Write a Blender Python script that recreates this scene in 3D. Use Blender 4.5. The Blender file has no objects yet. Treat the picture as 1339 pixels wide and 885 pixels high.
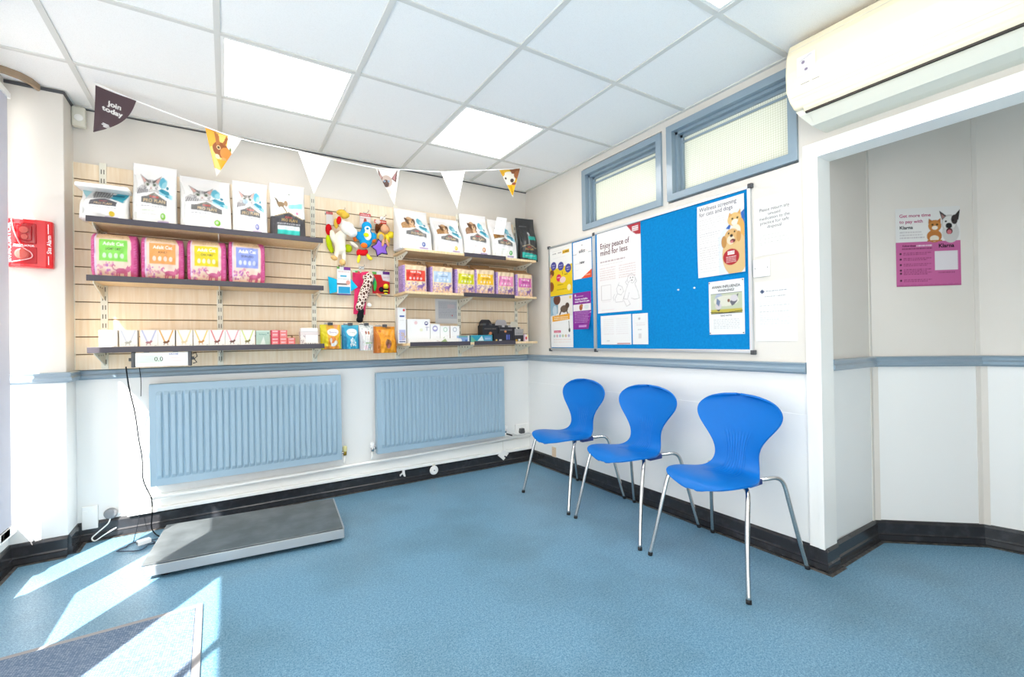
import bpy, math, random
import numpy as np
from mathutils import Vector, Matrix
random.seed(7)
S = bpy.context.scene
COL = S.collection
PI = math.pi
R = math.radians

# ------------------------------------------------------------------ colour
def lin(c):
    if isinstance(c, str):
        c = tuple(int(c[i:i+2], 16)/255 for i in (0, 2, 4))
    return tuple((x/12.92 if x <= .04045 else ((x+.055)/1.055)**2.4) for x in c)

# ------------------------------------------------------------------ materials
def mat(name, c, rough=.5, metal=0, spec=.5, noise=None, bump=None, coat=0, emit=None, estr=1, trans=0):
    m = bpy.data.materials.new(name); m.use_nodes = True
    nt = m.node_tree; b = nt.nodes['Principled BSDF']
    col = lin(c) + (1,)
    b.inputs['Base Color'].default_value = col
    b.inputs['Roughness'].default_value = rough
    b.inputs['Metallic'].default_value = metal
    b.inputs['Specular IOR Level'].default_value = spec
    b.inputs['Coat Weight'].default_value = coat
    if trans: b.inputs['Transmission Weight'].default_value = trans
    if emit:
        b.inputs['Emission Color'].default_value = lin(emit)+(1,); b.inputs['Emission Strength'].default_value = estr
    tc = nt.nodes.new('ShaderNodeTexCoord')
    if noise:                       # (scale, colour2, amount lo, hi)
        n = nt.nodes.new('ShaderNodeTexNoise'); n.inputs['Scale'].default_value = noise[0]; n.inputs['Detail'].default_value = 4
        nt.links.new(tc.outputs['Object'], n.inputs['Vector'])
        r = nt.nodes.new('ShaderNodeValToRGB')
        r.color_ramp.elements[0].position = noise[2]; r.color_ramp.elements[1].position = noise[3]
        r.color_ramp.elements[0].color = col; r.color_ramp.elements[1].color = lin(noise[1])+(1,)
        nt.links.new(n.outputs['Fac'], r.inputs['Fac']); nt.links.new(r.outputs['Color'], b.inputs['Base Color'])
    if bump:
        n2 = nt.nodes.new('ShaderNodeTexNoise'); n2.inputs['Scale'].default_value = bump[0]; n2.inputs['Detail'].default_value = 3
        nt.links.new(tc.outputs['Object'], n2.inputs['Vector'])
        bp = nt.nodes.new('ShaderNodeBump'); bp.inputs['Strength'].default_value = bump[1]; bp.inputs['Distance'].default_value = bump[2]
        nt.links.new(n2.outputs['Fac'], bp.inputs['Height']); nt.links.new(bp.outputs['Normal'], b.inputs['Normal'])
    return m

def print_mat(name, rough=.45, coat=0):
    m = bpy.data.materials.new(name); m.use_nodes = True
    nt = m.node_tree; b = nt.nodes['Principled BSDF']; b.inputs['Roughness'].default_value = rough
    b.inputs['Specular IOR Level'].default_value = .35; b.inputs['Coat Weight'].default_value = coat
    a = nt.nodes.new('ShaderNodeVertexColor'); a.layer_name = 'print'
    k = nt.nodes.new('ShaderNodeMix'); k.data_type = 'RGBA'; k.blend_type = 'MULTIPLY'; k.inputs['Factor'].default_value = 1; k.inputs['B'].default_value = (.78, .775, .765, 1)   # ink on paper that is not pure white
    nt.links.new(a.outputs['Color'], k.inputs['A']); nt.links.new(k.outputs['Result'], b.inputs['Base Color'])
    return m

M = {}
M['wall_up'] = mat('cream_wall_paint', 'dcd6ce', .6, bump=(60, .05, .002), noise=(3, 'd8d2c9', .35, .7))
M['wall_lo'] = mat('white_wall_paint', 'ebebe9', .5, bump=(60, .05, .002))
M['white'] = mat('white_gloss_paint', 'f4f3ef', .3)
M['whiteplastic'] = mat('white_plastic', 'f2f1ee', .35)
M['ceil'] = mat('ceiling_tile', 'faf8f5', .9, noise=(420, 'ebe9e5', .5, .72), bump=(300, .2, .002))
M['tbar'] = mat('ceiling_grid', 'd9d7d1', .5)
M['blue_trim'] = mat('blue_grey_gloss_paint', '889aa7', .28, coat=.3)
M['rad'] = mat('radiator_paint', '9db7c8', .35)
M['black_vinyl'] = mat('black_vinyl_skirting', '2b2b2e', .22, noise=(25, '3a3a3d', .5, .8))
M['seam'] = mat('vinyl_weld_strip', '5d5750', .5, noise=(40, '2a2724', .4, .6))
M['slat'] = mat('pale_wood_slatwall', 'ecd9bd', .45)
M['groove'] = mat('slatwall_groove', '8d7860', .7)
M['woodshelf'] = mat('shelf_wood', 'e2c79d', .45)
M['dark_strip'] = mat('dark_price_strip', '3f3a42', .45)
M['bracket'] = mat('cream_steel', 'dfdcce', .4)
M['slot'] = mat('slot_shadow', '5e5c52', .7)
M['chair'] = mat('blue_plastic', '006bc0', .42, bump=(900, .12, .0005), spec=.3)
M['chrome'] = mat('brushed_chrome', 'cfccc9', .22, 1)
M['rubber'] = mat('black_rubber', '141416', .6)
M['steel_top'] = mat('brushed_steel_plate', '5c6163', .36, .45, noise=(9, '73797b', .4, .7))
M['steel'] = mat('pale_steel', 'b9bdc0', .35, .6)
M['alu'] = mat('aluminium_frame', 'd5d8da', .35, .75)
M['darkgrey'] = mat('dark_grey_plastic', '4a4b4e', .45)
M['midgrey'] = mat('grey_plastic', '86878a', .45)
M['ac'] = mat('ivory_plastic', 'ebdfc2', .35)
M['ac2'] = mat('ivory_grey_plastic', 'dcd9cb', .4)
M['acslot'] = mat('dark_slot', '2a221b', .6)
M['red'] = mat('red_plastic', 'd8161f', .3, coat=.3)
M['redd'] = mat('clear_red_plastic', 'a80c16', .15, coat=.5)
M['pinkred'] = mat('faded_red_plastic', 'c95a50', .4)
M['whiteink'] = mat('white_lettering', 'fafafa', .5)
M['darkink'] = mat('dark_lettering', '33302f', .5)
M['blueink'] = mat('blue_lettering', '24398c', .5)
M['felt'] = mat('blue_felt', '0f80c0', .95, noise=(70, '0d77b5', .35, .7), bump=(700, .3, .001), spec=.1)
M['brass'] = mat('brass', 'b9973f', .3, 1)
M['yel'] = mat('yellowed_plastic', 'e8dfa0', .4)
M['paper'] = print_mat('printed_paper', .6)
M['pack'] = print_mat('printed_packaging', .38, .15)
M['card'] = print_mat('printed_carton', .5)
M['cord'] = mat('grey_cable', '1b1f24', .8, spec=.1)
M['lcd'] = mat('lcd_glass', 'c9dccb', .2)
M['cloth'] = mat('bunting_cord', 'f7f7f5', .7)
M['blind'] = mat('lavender_grey_blind_fabric', 'c9c8d2', .8)
M['brown'] = mat('brown_board_edge', 'a58d74', .8)

# blue speckled safety vinyl floor
def floor_mat():
    m = bpy.data.materials.new('blue_speckled_vinyl'); m.use_nodes = True
    nt = m.node_tree; b = nt.nodes['Principled BSDF']; L = nt.links.new
    tc = nt.nodes.new('ShaderNodeTexCoord')
    n1 = nt.nodes.new('ShaderNodeTexNoise'); n1.inputs['Scale'].default_value = 210; n1.inputs['Detail'].default_value = 3
    n2 = nt.nodes.new('ShaderNodeTexNoise'); n2.inputs['Scale'].default_value = 2.2; n2.inputs['Detail'].default_value = 5
    n3 = nt.nodes.new('ShaderNodeTexNoise'); n3.inputs['Scale'].default_value = 95; n3.inputs['Detail'].default_value = 2
    for n in (n1, n2, n3): L(tc.outputs['Object'], n.inputs['Vector'])
    r1 = nt.nodes.new('ShaderNodeValToRGB'); e = r1.color_ramp.elements
    e[0].position = .36; e[0].color = lin('3a6a86')+(1,); e[1].position = .66; e[1].color = lin('93b7ca')+(1,)
    L(n1.outputs['Fac'], r1.inputs['Fac'])
    r3 = nt.nodes.new('ShaderNodeValToRGB'); e = r3.color_ramp.elements
    e[0].position = .42; e[0].color = lin('4c7f9d')+(1,); e[1].position = .6; e[1].color = lin('749db7')+(1,)
    L(n3.outputs['Fac'], r3.inputs['Fac'])
    mx = nt.nodes.new('ShaderNodeMix'); mx.data_type = 'RGBA'; mx.inputs['Factor'].default_value = .45
    L(r1.outputs['Color'], mx.inputs['A']); L(r3.outputs['Color'], mx.inputs['B'])
    r2 = nt.nodes.new('ShaderNodeValToRGB'); e = r2.color_ramp.elements
    e[0].position = .45; e[0].color = (1, 1, 1, 1); e[1].position = .8; e[1].color = lin('d4cfc6')+(1,)
    L(n2.outputs['Fac'], r2.inputs['Fac'])
    mu = nt.nodes.new('ShaderNodeMix'); mu.data_type = 'RGBA'; mu.blend_type = 'MULTIPLY'; mu.inputs['Factor'].default_value = .8
    L(mx.outputs['Result'], mu.inputs['A']); L(r2.outputs['Color'], mu.inputs['B'])
    L(mu.outputs['Result'], b.inputs['Base Color'])
    b.inputs['Roughness'].default_value = .38; b.inputs['Specular IOR Level'].default_value = .4
    bp = nt.nodes.new('ShaderNodeBump'); bp.inputs['Strength'].default_value = .12; bp.inputs['Distance'].default_value = .001
    L(n3.outputs['Fac'], bp.inputs['Height']); L(bp.outputs['Normal'], b.inputs['Normal'])
    return m
M['floor'] = floor_mat()

# entrance mat: woven diagonal tufts
def mat_mat():
    m = bpy.data.materials.new('ribbed_mat'); m.use_nodes = True
    nt = m.node_tree; b = nt.nodes['Principled BSDF']; L = nt.links.new
    tc = nt.nodes.new('ShaderNodeTexCoord'); mp = nt.nodes.new('ShaderNodeMapping'); mp.inputs['Rotation'].default_value[2] = R(40)
    L(tc.outputs['Object'], mp.inputs['Vector'])
    br = nt.nodes.new('ShaderNodeTexBrick'); br.inputs['Scale'].default_value = 60
    br.inputs['Color1'].default_value = lin('6a7a8e')+(1,); br.inputs['Color2'].default_value = lin('8894a3')+(1,)
    br.inputs['Mortar'].default_value = lin('324e6e')+(1,); br.inputs['Mortar Size'].default_value = .035
    br.inputs['Brick Width'].default_value = .6; br.inputs['Row Height'].default_value = .42
    L(mp.outputs['Vector'], br.inputs['Vector']); L(br.outputs['Color'], b.inputs['Base Color'])
    b.inputs['Roughness'].default_value = .95; b.inputs['Specular IOR Level'].default_value = .1
    bp = nt.nodes.new('ShaderNodeBump'); bp.inputs['Strength'].default_value = .6; bp.inputs['Distance'].default_value = .004; bp.invert = True
    L(br.outputs['Fac'], bp.inputs['Height']); L(bp.outputs['Normal'], b.inputs['Normal'])
    return m
M['mat'] = mat_mat()
M['matedge'] = mat('grey_mat_border', '8f8c8c', .7)

# wood grain for slatwall
def grain(m, c1, c2):
    nt = m.node_tree; b = nt.nodes['Principled BSDF']; L = nt.links.new
    tc = nt.nodes.new('ShaderNodeTexCoord'); mp = nt.nodes.new('ShaderNodeMapping'); mp.inputs['Scale'].default_value = (30, 30, 2)
    n = nt.nodes.new('ShaderNodeTexNoise'); n.inputs['Scale'].default_value = 2.5; n.inputs['Detail'].default_value = 6
    L(tc.outputs['Object'], mp.inputs['Vector']); L(mp.outputs['Vector'], n.inputs['Vector'])
    r = nt.nodes.new('ShaderNodeValToRGB'); e = r.color_ramp.elements
    e[0].position = .3; e[0].color = lin(c1)+(1,); e[1].position = .7; e[1].color = lin(c2)+(1,)
    L(n.outputs['Fac'], r.inputs['Fac']); L(r.outputs['Color'], b.inputs['Base Color'])
grain(M['slat'], 'efdfc8', 'e6d0b0'); grain(M['woodshelf'], 'e6cfa8', 'd8b98b')

# wired obscure glass
def wired():
    m = bpy.data.materials.new('wired_obscure_glass'); m.use_nodes = True
    nt = m.node_tree; L = nt.links.new; b = nt.nodes['Principled BSDF']; out = nt.nodes['Material Output']
    tc = nt.nodes.new('ShaderNodeTexCoord')
    br = nt.nodes.new('ShaderNodeTexBrick'); br.offset = 0; br.inputs['Scale'].default_value = 1
    br.inputs['Brick Width'].default_value = .0125; br.inputs['Row Height'].default_value = .0125; br.inputs['Mortar Size'].default_value = .0009
    sp = nt.nodes.new('ShaderNodeSeparateXYZ'); cb = nt.nodes.new('ShaderNodeCombineXYZ')
    L(tc.outputs['Object'], sp.inputs[0]); L(sp.outputs['Y'], cb.inputs['X']); L(sp.outputs['Z'], cb.inputs['Y']); L(cb.outputs[0], br.inputs['Vector'])
    for k in ('Color1', 'Color2'): br.inputs[k].default_value = lin('eceee6')+(1,)
    br.inputs['Mortar'].default_value = lin('c6c8b6')+(1,)
    L(br.outputs['Color'], b.inputs['Base Color']); b.inputs['Roughness'].default_value = .22
    n = nt.nodes.new('ShaderNodeTexNoise'); n.inputs['Scale'].default_value = 160; L(tc.outputs['Object'], n.inputs['Vector'])
    bp = nt.nodes.new('ShaderNodeBump'); bp.inputs['Strength'].default_value = .25; bp.inputs['Distance'].default_value = .002
    L(n.outputs['Fac'], bp.inputs['Height']); L(bp.outputs['Normal'], b.inputs['Normal'])
    t = nt.nodes.new('ShaderNodeBsdfTranslucent'); L(br.outputs['Color'], t.inputs['Color'])
    mx = nt.nodes.new('ShaderNodeMixShader'); mx.inputs[0].default_value = .45
    L(b.outputs[0], mx.inputs[1]); L(t.outputs[0], mx.inputs[2]); L(mx.outputs[0], out.inputs['Surface'])
    return m
M['wired'] = wired()
def clear_glass():
    m = bpy.data.materials.new('clear_glass'); m.use_nodes = True
    nt = m.node_tree; L = nt.links.new; out = nt.nodes['Material Output']
    t = nt.nodes.new('ShaderNodeBsdfTransparent'); g = nt.nodes.new('ShaderNodeBsdfGlossy'); g.inputs['Roughness'].default_value = .02
    mx = nt.nodes.new('ShaderNodeMixShader'); mx.inputs[0].default_value = .05
    L(t.outputs[0], mx.inputs[1]); L(g.outputs[0], mx.inputs[2]); L(mx.outputs[0], out.inputs['Surface'])
    return m
M['glass'] = clear_glass()
def film():
    m = bpy.data.materials.new('added_frosted_film'); m.use_nodes = True
    nt = m.node_tree; L = nt.links.new; out = nt.nodes['Material Output']
    t = nt.nodes.new('ShaderNodeBsdfTranslucent'); t.inputs['Color'].default_value = (.85, .87, .9, 1); b = nt.nodes['Principled BSDF']
    mx = nt.nodes.new('ShaderNodeMixShader'); mx.inputs[0].default_value = .7
    L(b.outputs[0], mx.inputs[1]); L(t.outputs[0], mx.inputs[2]); L(mx.outputs[0], out.inputs['Surface'])
    return m
M['film'] = film()
def lamp_mat():
    m = bpy.data.materials.new('lit_diffuser'); m.use_nodes = True
    b = m.node_tree.nodes['Principled BSDF']; b.inputs['Base Color'].default_value = (.9, .9, .9, 1)
    b.inputs['Emission Color'].default_value = (1, .97, .92, 1); b.inputs['Emission Strength'].default_value = LAMP
    return m
LAMP = 11.0
M['lamp'] = lamp_mat()

# ------------------------------------------------------------------ mesh builder
class MB:
    def __init__(s): s.v = []; s.f = []; s.m = []; s.c = []; s.mats = []; s.sm = []
    def mi(s, m):
        if m not in s.mats: s.mats.append(m)
        return s.mats.index(m)
    def add(s, vs, fs, m, col=(1, 1, 1), smooth=False):
        b = len(s.v); s.v.extend(tuple(p) for p in vs)
        if len(col) == len(vs) and not isinstance(col[0], (int, float)): s.c.extend(tuple(c) for c in col)
        else: s.c.extend([tuple(col)]*len(vs))
        i = s.mi(m)
        for f in fs: s.f.append(tuple(b+k for k in f)); s.m.append(i); s.sm.append(smooth)
        return s
    def box(s, x0, x1, y0, y1, z0, z1, m, bev=0, rot=None, col=(1, 1, 1)):
        if x0 > x1: x0, x1 = x1, x0
        if y0 > y1: y0, y1 = y1, y0
        if z0 > z1: z0, z1 = z1, z0
        if bev <= 0:
            vs = [(x, y, z) for z in (z0, z1) for y in (y0, y1) for x in (x0, x1)]
            fs = [(0, 2, 3, 1), (4, 5, 7, 6), (0, 1, 5, 4), (2, 6, 7, 3), (0, 4, 6, 2), (1, 3, 7, 5)]
        else:
            import bmesh
            bm = bmesh.new(); bmesh.ops.create_cube(bm, size=1)
            for v in bm.verts: v.co = Vector(((x0+x1)/2+v.co.x*(x1-x0), (y0+y1)/2+v.co.y*(y1-y0), (z0+z1)/2+v.co.z*(z1-z0)))
            bmesh.ops.bevel(bm, geom=bm.edges[:], offset=bev, segments=2, affect='EDGES', profile=.5)
            bm.verts.index_update()
            vs = [tuple(v.co) for v in bm.verts]; fs = [tuple(v.index for v in f.verts) for f in bm.faces]; bm.free()
        if rot:                                    # (matrix 4x4)
            vs = [tuple(rot @ Vector(p)) for p in vs]
        return s.add(vs, fs, m, col)
    def tube(s, pts, r, m, n=10, closed=False, caps=True, col=(1, 1, 1)):
        P = [Vector(p) for p in pts]; N = len(P); rr = r if isinstance(r, (list, tuple)) else [r]*N
        vs = []; fs = []; ref = None
        for i in range(N):
            if closed: t = (P[(i+1) % N]-P[i-1]).normalized()
            else: t = (P[min(i+1, N-1)]-P[max(i-1, 0)]).normalized()
            if ref is None:
                ref = Vector((0, 0, 1)) if abs(t.z) < .9 else Vector((1, 0, 0))
            a = (ref-t*ref.dot(t)).normalized(); ref = a; b = t.cross(a)
            for k in range(n):
                th = 2*PI*k/n; vs.append(P[i]+(a*math.cos(th)+b*math.sin(th))*rr[i])
        for i in range(N if closed else N-1):
            j = (i+1) % N
            for k in range(n):
                k2 = (k+1) % n; fs.append((i*n+k, i*n+k2, j*n+k2, j*n+k))
        if caps and not closed:
            fs.append(tuple(range(n-1, -1, -1))); fs.append(tuple((N-1)*n+k for k in range(n)))
        return s.add(vs, fs, m, col, True)
    def lathe(s, prof, m, axis='z', at=(0, 0, 0), n=24, col=(1, 1, 1)):   # prof: (r, h)
        vs = []; fs = []
        for r, h in prof:
            for k in range(n):
                a = 2*PI*k/n; p = (r*math.cos(a), r*math.sin(a), h)
                if axis == 'y': p = (p[0], -p[2], p[1])
                if axis == 'x': p = (-p[2], -p[0], p[1])
                vs.append((p[0]+at[0], p[1]+at[1], p[2]+at[2]))
        for i in range(len(prof)-1):
            for k in range(n):
                k2 = (k+1) % n; fs.append((i*n+k, i*n+k2, (i+1)*n+k2, (i+1)*n+k))
        fs.append(tuple(range(n-1, -1, -1))); fs.append(tuple((len(prof)-1)*n+k for k in range(n)))
        return s.add(vs, fs, m, col, False)
    def ell(s, c, r, m, rot=None, n=16, col=(1, 1, 1)):
        vs = []; fs = []; h = n//2
        rm = rot or Matrix.Identity(3)
        for i in range(h+1):
            a = PI*i/h
            for k in range(n):
                b = 2*PI*k/n
                p = rm @ Vector((r[0]*math.sin(a)*math.cos(b), r[1]*math.sin(a)*math.sin(b), r[2]*math.cos(a)))
                vs.append((c[0]+p.x, c[1]+p.y, c[2]+p.z))
        for i in range(h):
            for k in range(n):
                k2 = (k+1) % n; fs.append((i*n+k, (i+1)*n+k, (i+1)*n+k2, i*n+k2))
        return s.add(vs, fs, m, col, True)
    def prism(s, poly, y0, y1, m, plane='xz', smooth=False, col=(1, 1, 1)):   # extrude a 2-d outline along the third axis
        n = len(poly)
        def P(a, b, t): return {'xz': (a, t, b), 'yz': (t, a, b), 'xy': (a, b, t)}[plane]
        vs = [P(a, b, y0) for a, b in poly]+[P(a, b, y1) for a, b in poly]
        fs = [tuple(range(n)), tuple(range(2*n-1, n-1, -1))]
        sm = [False, False]
        for i in range(n):
            j = (i+1) % n; fs.append((i, i+n, j+n, j))
        return s.add(vs, fs, m, col, smooth)
    def grid(s, F, nu, nv, m, C=None, smooth=True, flip=False):       # F(u, v) -> point, C[h, w, 3] linear
        vs = []; cs = []
        for j in range(nv):
            for i in range(nu):
                vs.append(F(i/(nu-1), j/(nv-1)))
                cs.append(C[j, i] if C is not None else (1, 1, 1))
        fs = []
        for j in range(nv-1):
            for i in range(nu-1):
                q = (j*nu+i, j*nu+i+1, (j+1)*nu+i+1, (j+1)*nu+i)
                fs.append(q[::-1] if flip else q)
        return s.add(vs, fs, m, cs, smooth)
    def build(s, name, parent=None, loc=None, rotz=0, recalc=False):
        me = bpy.data.meshes.new(name)
        me.from_pydata(s.v, [], s.f)
        for m in s.mats: me.materials.append(m)
        me.polygons.foreach_set('material_index', s.m)
        me.polygons.foreach_set('use_smooth', s.sm)
        if any(m.name.startswith('printed') for m in s.mats):
            at = me.attributes.new('print', 'FLOAT_COLOR', 'POINT')
            at.data.foreach_set('color', np.concatenate([np.array(s.c, dtype=np.float32), np.ones((len(s.c), 1), np.float32)], axis=1).ravel())
        if recalc:
            import bmesh
            bm = bmesh.new(); bm.from_mesh(me); bmesh.ops.recalc_face_normals(bm, faces=bm.faces[:]); bm.to_mesh(me); bm.free()
        me.update()
        o = bpy.data.objects.new(name, me); COL.objects.link(o)
        if parent: o.parent = parent
        if loc: o.location = loc
        o.rotation_euler.z = rotz
        return o

def thing(name, label, cat, loc=(0, 0, 0), rotz=0, group=None):
    o = bpy.data.objects.new(name, None); COL.objects.link(o); o.empty_display_size = .05
    o.location = loc; o.rotation_euler = (0, 0, rotz)
    return tag(o, label, cat, group)
def tag(o, label, cat, group=None):
    o['label'] = label; o['category'] = cat
    if group: o['group'] = group
    return o
def struct(o, label=None, cat=None):
    o['kind'] = 'structure'
    if label: o['label'] = label
    if cat: o['category'] = cat
    return o
def copy_tree(o, parent=None):
    c = o.copy(); COL.objects.link(c); c.parent = parent
    for ch in list(o.children): copy_tree(ch, c)
    return c

# ------------------------------------------------------------------ lettering outlines as triangles
_txt = {}
def glyphs(s, bold=0.0):
    k = (s, bold)
    if k in _txt: return _txt[k]
    cu = bpy.data.curves.new('t', 'FONT'); cu.body = s; cu.size = 1; cu.offset = bold; cu.resolution_u = 3
    ob = bpy.data.objects.new('t', cu); COL.objects.link(ob)
    dg = bpy.context.evaluated_depsgraph_get(); me = bpy.data.meshes.new_from_object(ob.evaluated_get(dg))
    me.calc_loop_triangles()
    V = np.array([v.co[:2] for v in me.vertices]) if len(me.vertices) else np.zeros((0, 2))
    T = [tuple(t.vertices) for t in me.loop_triangles]
    bpy.data.objects.remove(ob); bpy.data.curves.remove(cu); bpy.data.meshes.remove(me)
    _txt[k] = (V, T); return V, T

# ------------------------------------------------------------------ print raster (becomes colour per mesh point)
class Canvas:
    SS = 2
    def __init__(s, W, H, asp, bg='ffffff'):     # asp = width/height in metres
        s.W, s.H, s.asp = W, H, asp; k = s.SS
        s.a = np.empty((H*k, W*k, 3)); s.a[:] = lin(bg)
        xs = (np.arange(W*k)+.5)/(W*k); ys = (np.arange(H*k)+.5)/(H*k)
        s.X, s.Y = np.meshgrid(xs, ys)
    def mask(s, m, c, al=1): s.a[m] = np.array(lin(c))*al+s.a[m]*(1-al); return s
    def rect(s, x0, y0, x1, y1, c, al=1): return s.mask((s.X >= x0) & (s.X <= x1) & (s.Y >= y0) & (s.Y <= y1), c, al)
    def ell(s, cx, cy, rx, ry, c, rot=0, al=1):
        dx = (s.X-cx)*s.asp; dy = s.Y-cy; ca, sa = math.cos(R(rot)), math.sin(R(rot))
        return s.mask(((dx*ca+dy*sa)/(rx*s.asp))**2+((-dx*sa+dy*ca)/ry)**2 <= 1, c, al)
    def poly(s, pts, c, al=1):
        ins = np.zeros(s.X.shape, bool); n = len(pts)
        for i in range(n):
            (x0, y0), (x1, y1) = pts[i], pts[(i+1) % n]
            if y0 == y1: continue
            ins ^= ((s.Y < y0) != (s.Y < y1)) & (s.X < (x1-x0)*(s.Y-y0)/(y1-y0)+x0)
        return s.mask(ins, c, al)
    def line(s, pts, w, c, al=1):
        for (x0, y0), (x1, y1) in zip(pts[:-1], pts[1:]):
            dx, dy = (x1-x0)*s.asp, y1-y0; L = dx*dx+dy*dy+1e-12
            t = np.clip(((s.X-x0)*s.asp*dx+(s.Y-y0)*dy)/L, 0, 1)
            d = np.hypot((s.X-x0)*s.asp-t*dx, s.Y-y0-t*dy)
            s.mask(d <= w/2, c, al)
        return s
    def text(s, t, x, y, h, c, bold=.012, al='l', wmax=None):
        V, T = glyphs(t, bold)
        if not T: return s
        w = V[:, 0].max(); sc = h/.72
        sx = sc/s.asp
        if wmax and w*sx > wmax: sx = wmax/w
        x0 = x-(w*sx/2 if al == 'c' else w*sx if al == 'r' else 0)
        k = s.SS
        for tr in T:
            P = [(x0+V[i, 0]*sx, y+V[i, 1]*sc) for i in tr]
            ax = [p[0] for p in P]; ay = [p[1] for p in P]
            i0, i1 = max(0, int(min(ax)*s.W*k)-1), min(s.W*k, int(max(ax)*s.W*k)+2); j0, j1 = max(0, int(min(ay)*s.H*k)-1), min(s.H*k, int(max(ay)*s.H*k)+2)
            if i1 <= i0 or j1 <= j0: continue
            X = s.X[j0:j1, i0:i1]; Y = s.Y[j0:j1, i0:i1]
            d = [(P[(q+1) % 3][0]-P[q][0])*(Y-P[q][1])-(P[(q+1) % 3][1]-P[q][1])*(X-P[q][0]) for q in range(3)]
            m = ((d[0] >= 0) & (d[1] >= 0) & (d[2] >= 0)) | ((d[0] <= 0) & (d[1] <= 0) & (d[2] <= 0))
            s.a[j0:j1, i0:i1][m] = lin(c)
        return s
    def scrib(s, x0, x1, y, h, c, seed=0, al=.55, gap=.025):          # a row of small print too fine to read
        r = random.Random(seed*77+int(y*1000)); x = x0
        while x < x1:
            w = r.uniform(.03, .09)*(x1-x0)*1.3
            s.rect(x, y, min(x+w, x1), y+h, c, al*r.uniform(.7, 1)); x += w+gap*(x1-x0)
        return s
    def specks(s, n, c, r0, r1, box=(0, 0, 1, 1), seed=1, al=1):
        r = random.Random(seed)
        for _ in range(n):
            q = r.uniform(r0, r1); s.ell(r.uniform(box[0], box[2]), r.uniform(box[1], box[3]), q/s.asp, q, c, al=al)
        return s
    def out(s):
        k = s.SS
        return s.a.reshape(s.H, k, s.W, k, 3).mean(axis=(1, 3))

# ================================================================== SETTING
H = 2.466
XL = -3.30                        # shopfront plane
b = MB(); b.box(-3.6, 1.4, -5.3, .15, -.08, 0, M['floor']); struct(b.build('floor'))
b = MB(); b.box(-3.6, 1.4, -5.3, .15, H, H+.08, M['ceil']); struct(b.build('ceiling'))
# ceiling T-bars
GX, GY, T6 = -.578, -.53, .6
b = MB()
for i in range(-1, 5):
    x = GX-T6*i
    if x > -.02: continue
    b.box(x-.012, x+.012, -5.2, 0, H-.006, H, M['tbar'])
for j in range(0, 8):
    y = GY-T6*j; b.box(XL, 0, y-.012, y+.012, H-.0055, H, M['tbar'])
b.box(-3.08, 0, -.02, 0, H-.008, H, M['tbar']); b.box(-.02, 0, -5.2, 0, H-.008, H, M['tbar'])
struct(b.build('trim_1'))
# dark wall angle along wall heads
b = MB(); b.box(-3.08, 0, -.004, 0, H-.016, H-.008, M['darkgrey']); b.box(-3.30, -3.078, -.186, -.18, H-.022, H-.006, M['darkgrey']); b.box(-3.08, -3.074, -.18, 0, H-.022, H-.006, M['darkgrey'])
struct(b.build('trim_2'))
b = MB()
arc = [(-3.30, -.335), (-3.25, -.32), (-3.21, -.295), (-3.18, -.25), (-3.165, -.19)]
arc2 = [(x-.012, y+.018) for x, y in arc]
b.prism(arc+arc2[::-1], H-.03, H, M['brown'], 'xy'); struct(b.build('trim_3', recalc=True))

# wall behind the shelves
b = MB(); b.box(-3.45, .1, 0, .12, .94, H, M['wall_up']); b.box(-3.45, .1, 0, .12, 0, .94, M['wall_lo']); struct(b.build('wall_back'))
b = MB(); b.box(-3.36, -3.08, -.18, 0, .94, H, M['wall_up'], .004); b.box(-3.36, -3.08, -.18, 0, 0, .94, M['wall_lo'], .004); struct(b.build('wall_left_pier'))
# right wall with two internal window openings and the opening to the alcove
YO = -2.43
W1 = (-1.555, -.795, 1.935, 2.395); W2 = (-2.365, -1.597, 1.945, 2.41)
b = MB()
m = M['wall_up']
z0, z1 = 1.935, 2.41
b.box(0, .1, YO, 0, .94, z0, m); b.box(0, .1, YO, 0, z1, H, m)
b.box(0, .1, W1[1], 0, z0, z1, m); b.box(0, .1, W2[1], W1[0], z0, z1, m); b.box(0, .1, YO, W2[0], z0, z1, m)
b.box(0, .1, YO, 0, 0, .94, M['wall_lo'])
b.box(-.004, 0, YO, 0, 0, .715, M['wall_lo'])
b.box(0, .1, -3.95, YO, 1.93, H, m); b.box(0, .1, -5.3, -3.95, 0, H, m)
struct(b.build('wall_right'))
# unseen wall added behind the viewer to darken the alcove; left open beyond
b = MB(); b.box(-1.7, 0, -5.3, -5.2, 0, H, M['wall_up']); struct(b.build('wall_front'))
# alcove
b = MB(); b.box(.1, .60, YO-.005, YO+.1, .95, H, M['wall_up']); b.box(.1, .60, YO-.005, YO+.1, 0, .95, M['wall_lo']); struct(b.build('wall_alcove_left'))
A = Vector((.582, -2.435)); B = Vector((.967, -2.767)); Cc = Vector((1.02, -2.98)); D = Vector((1.02, -4.3))
def wall_seg(b, p, q, z0, z1, m, th=.1, off=0):
    t = (q-p).normalized(); n = Vector((t.y, -t.x))      # n points into the alcove
    if n.dot(Vector((-1, -1))) < 0: n = -n
    a0 = p+n*off; a1 = q+n*off; c0 = p-n*th; c1 = q-n*th
    b.prism([tuple(a0), tuple(a1), tuple(c1), tuple(c0)], z0, z1, m, 'xy')
def wseg(name, p, q):
    b = MB(); wall_seg(b, p, q, .95, H, M['wall_up']); wall_seg(b, p, q, 0, .95, M['wall_lo']); struct(b.build(name, recalc=True))
wseg('wall_alcove_diagonal', A, B); wseg('wall_alcove_right', B, Cc); wseg('wall_alcove_far', Cc, D)
b = MB(); b.box(0, 1.2, -4.4, -4.3, 0, H, M['wall_up']); struct(b.build('wall_alcove_end'))
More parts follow.
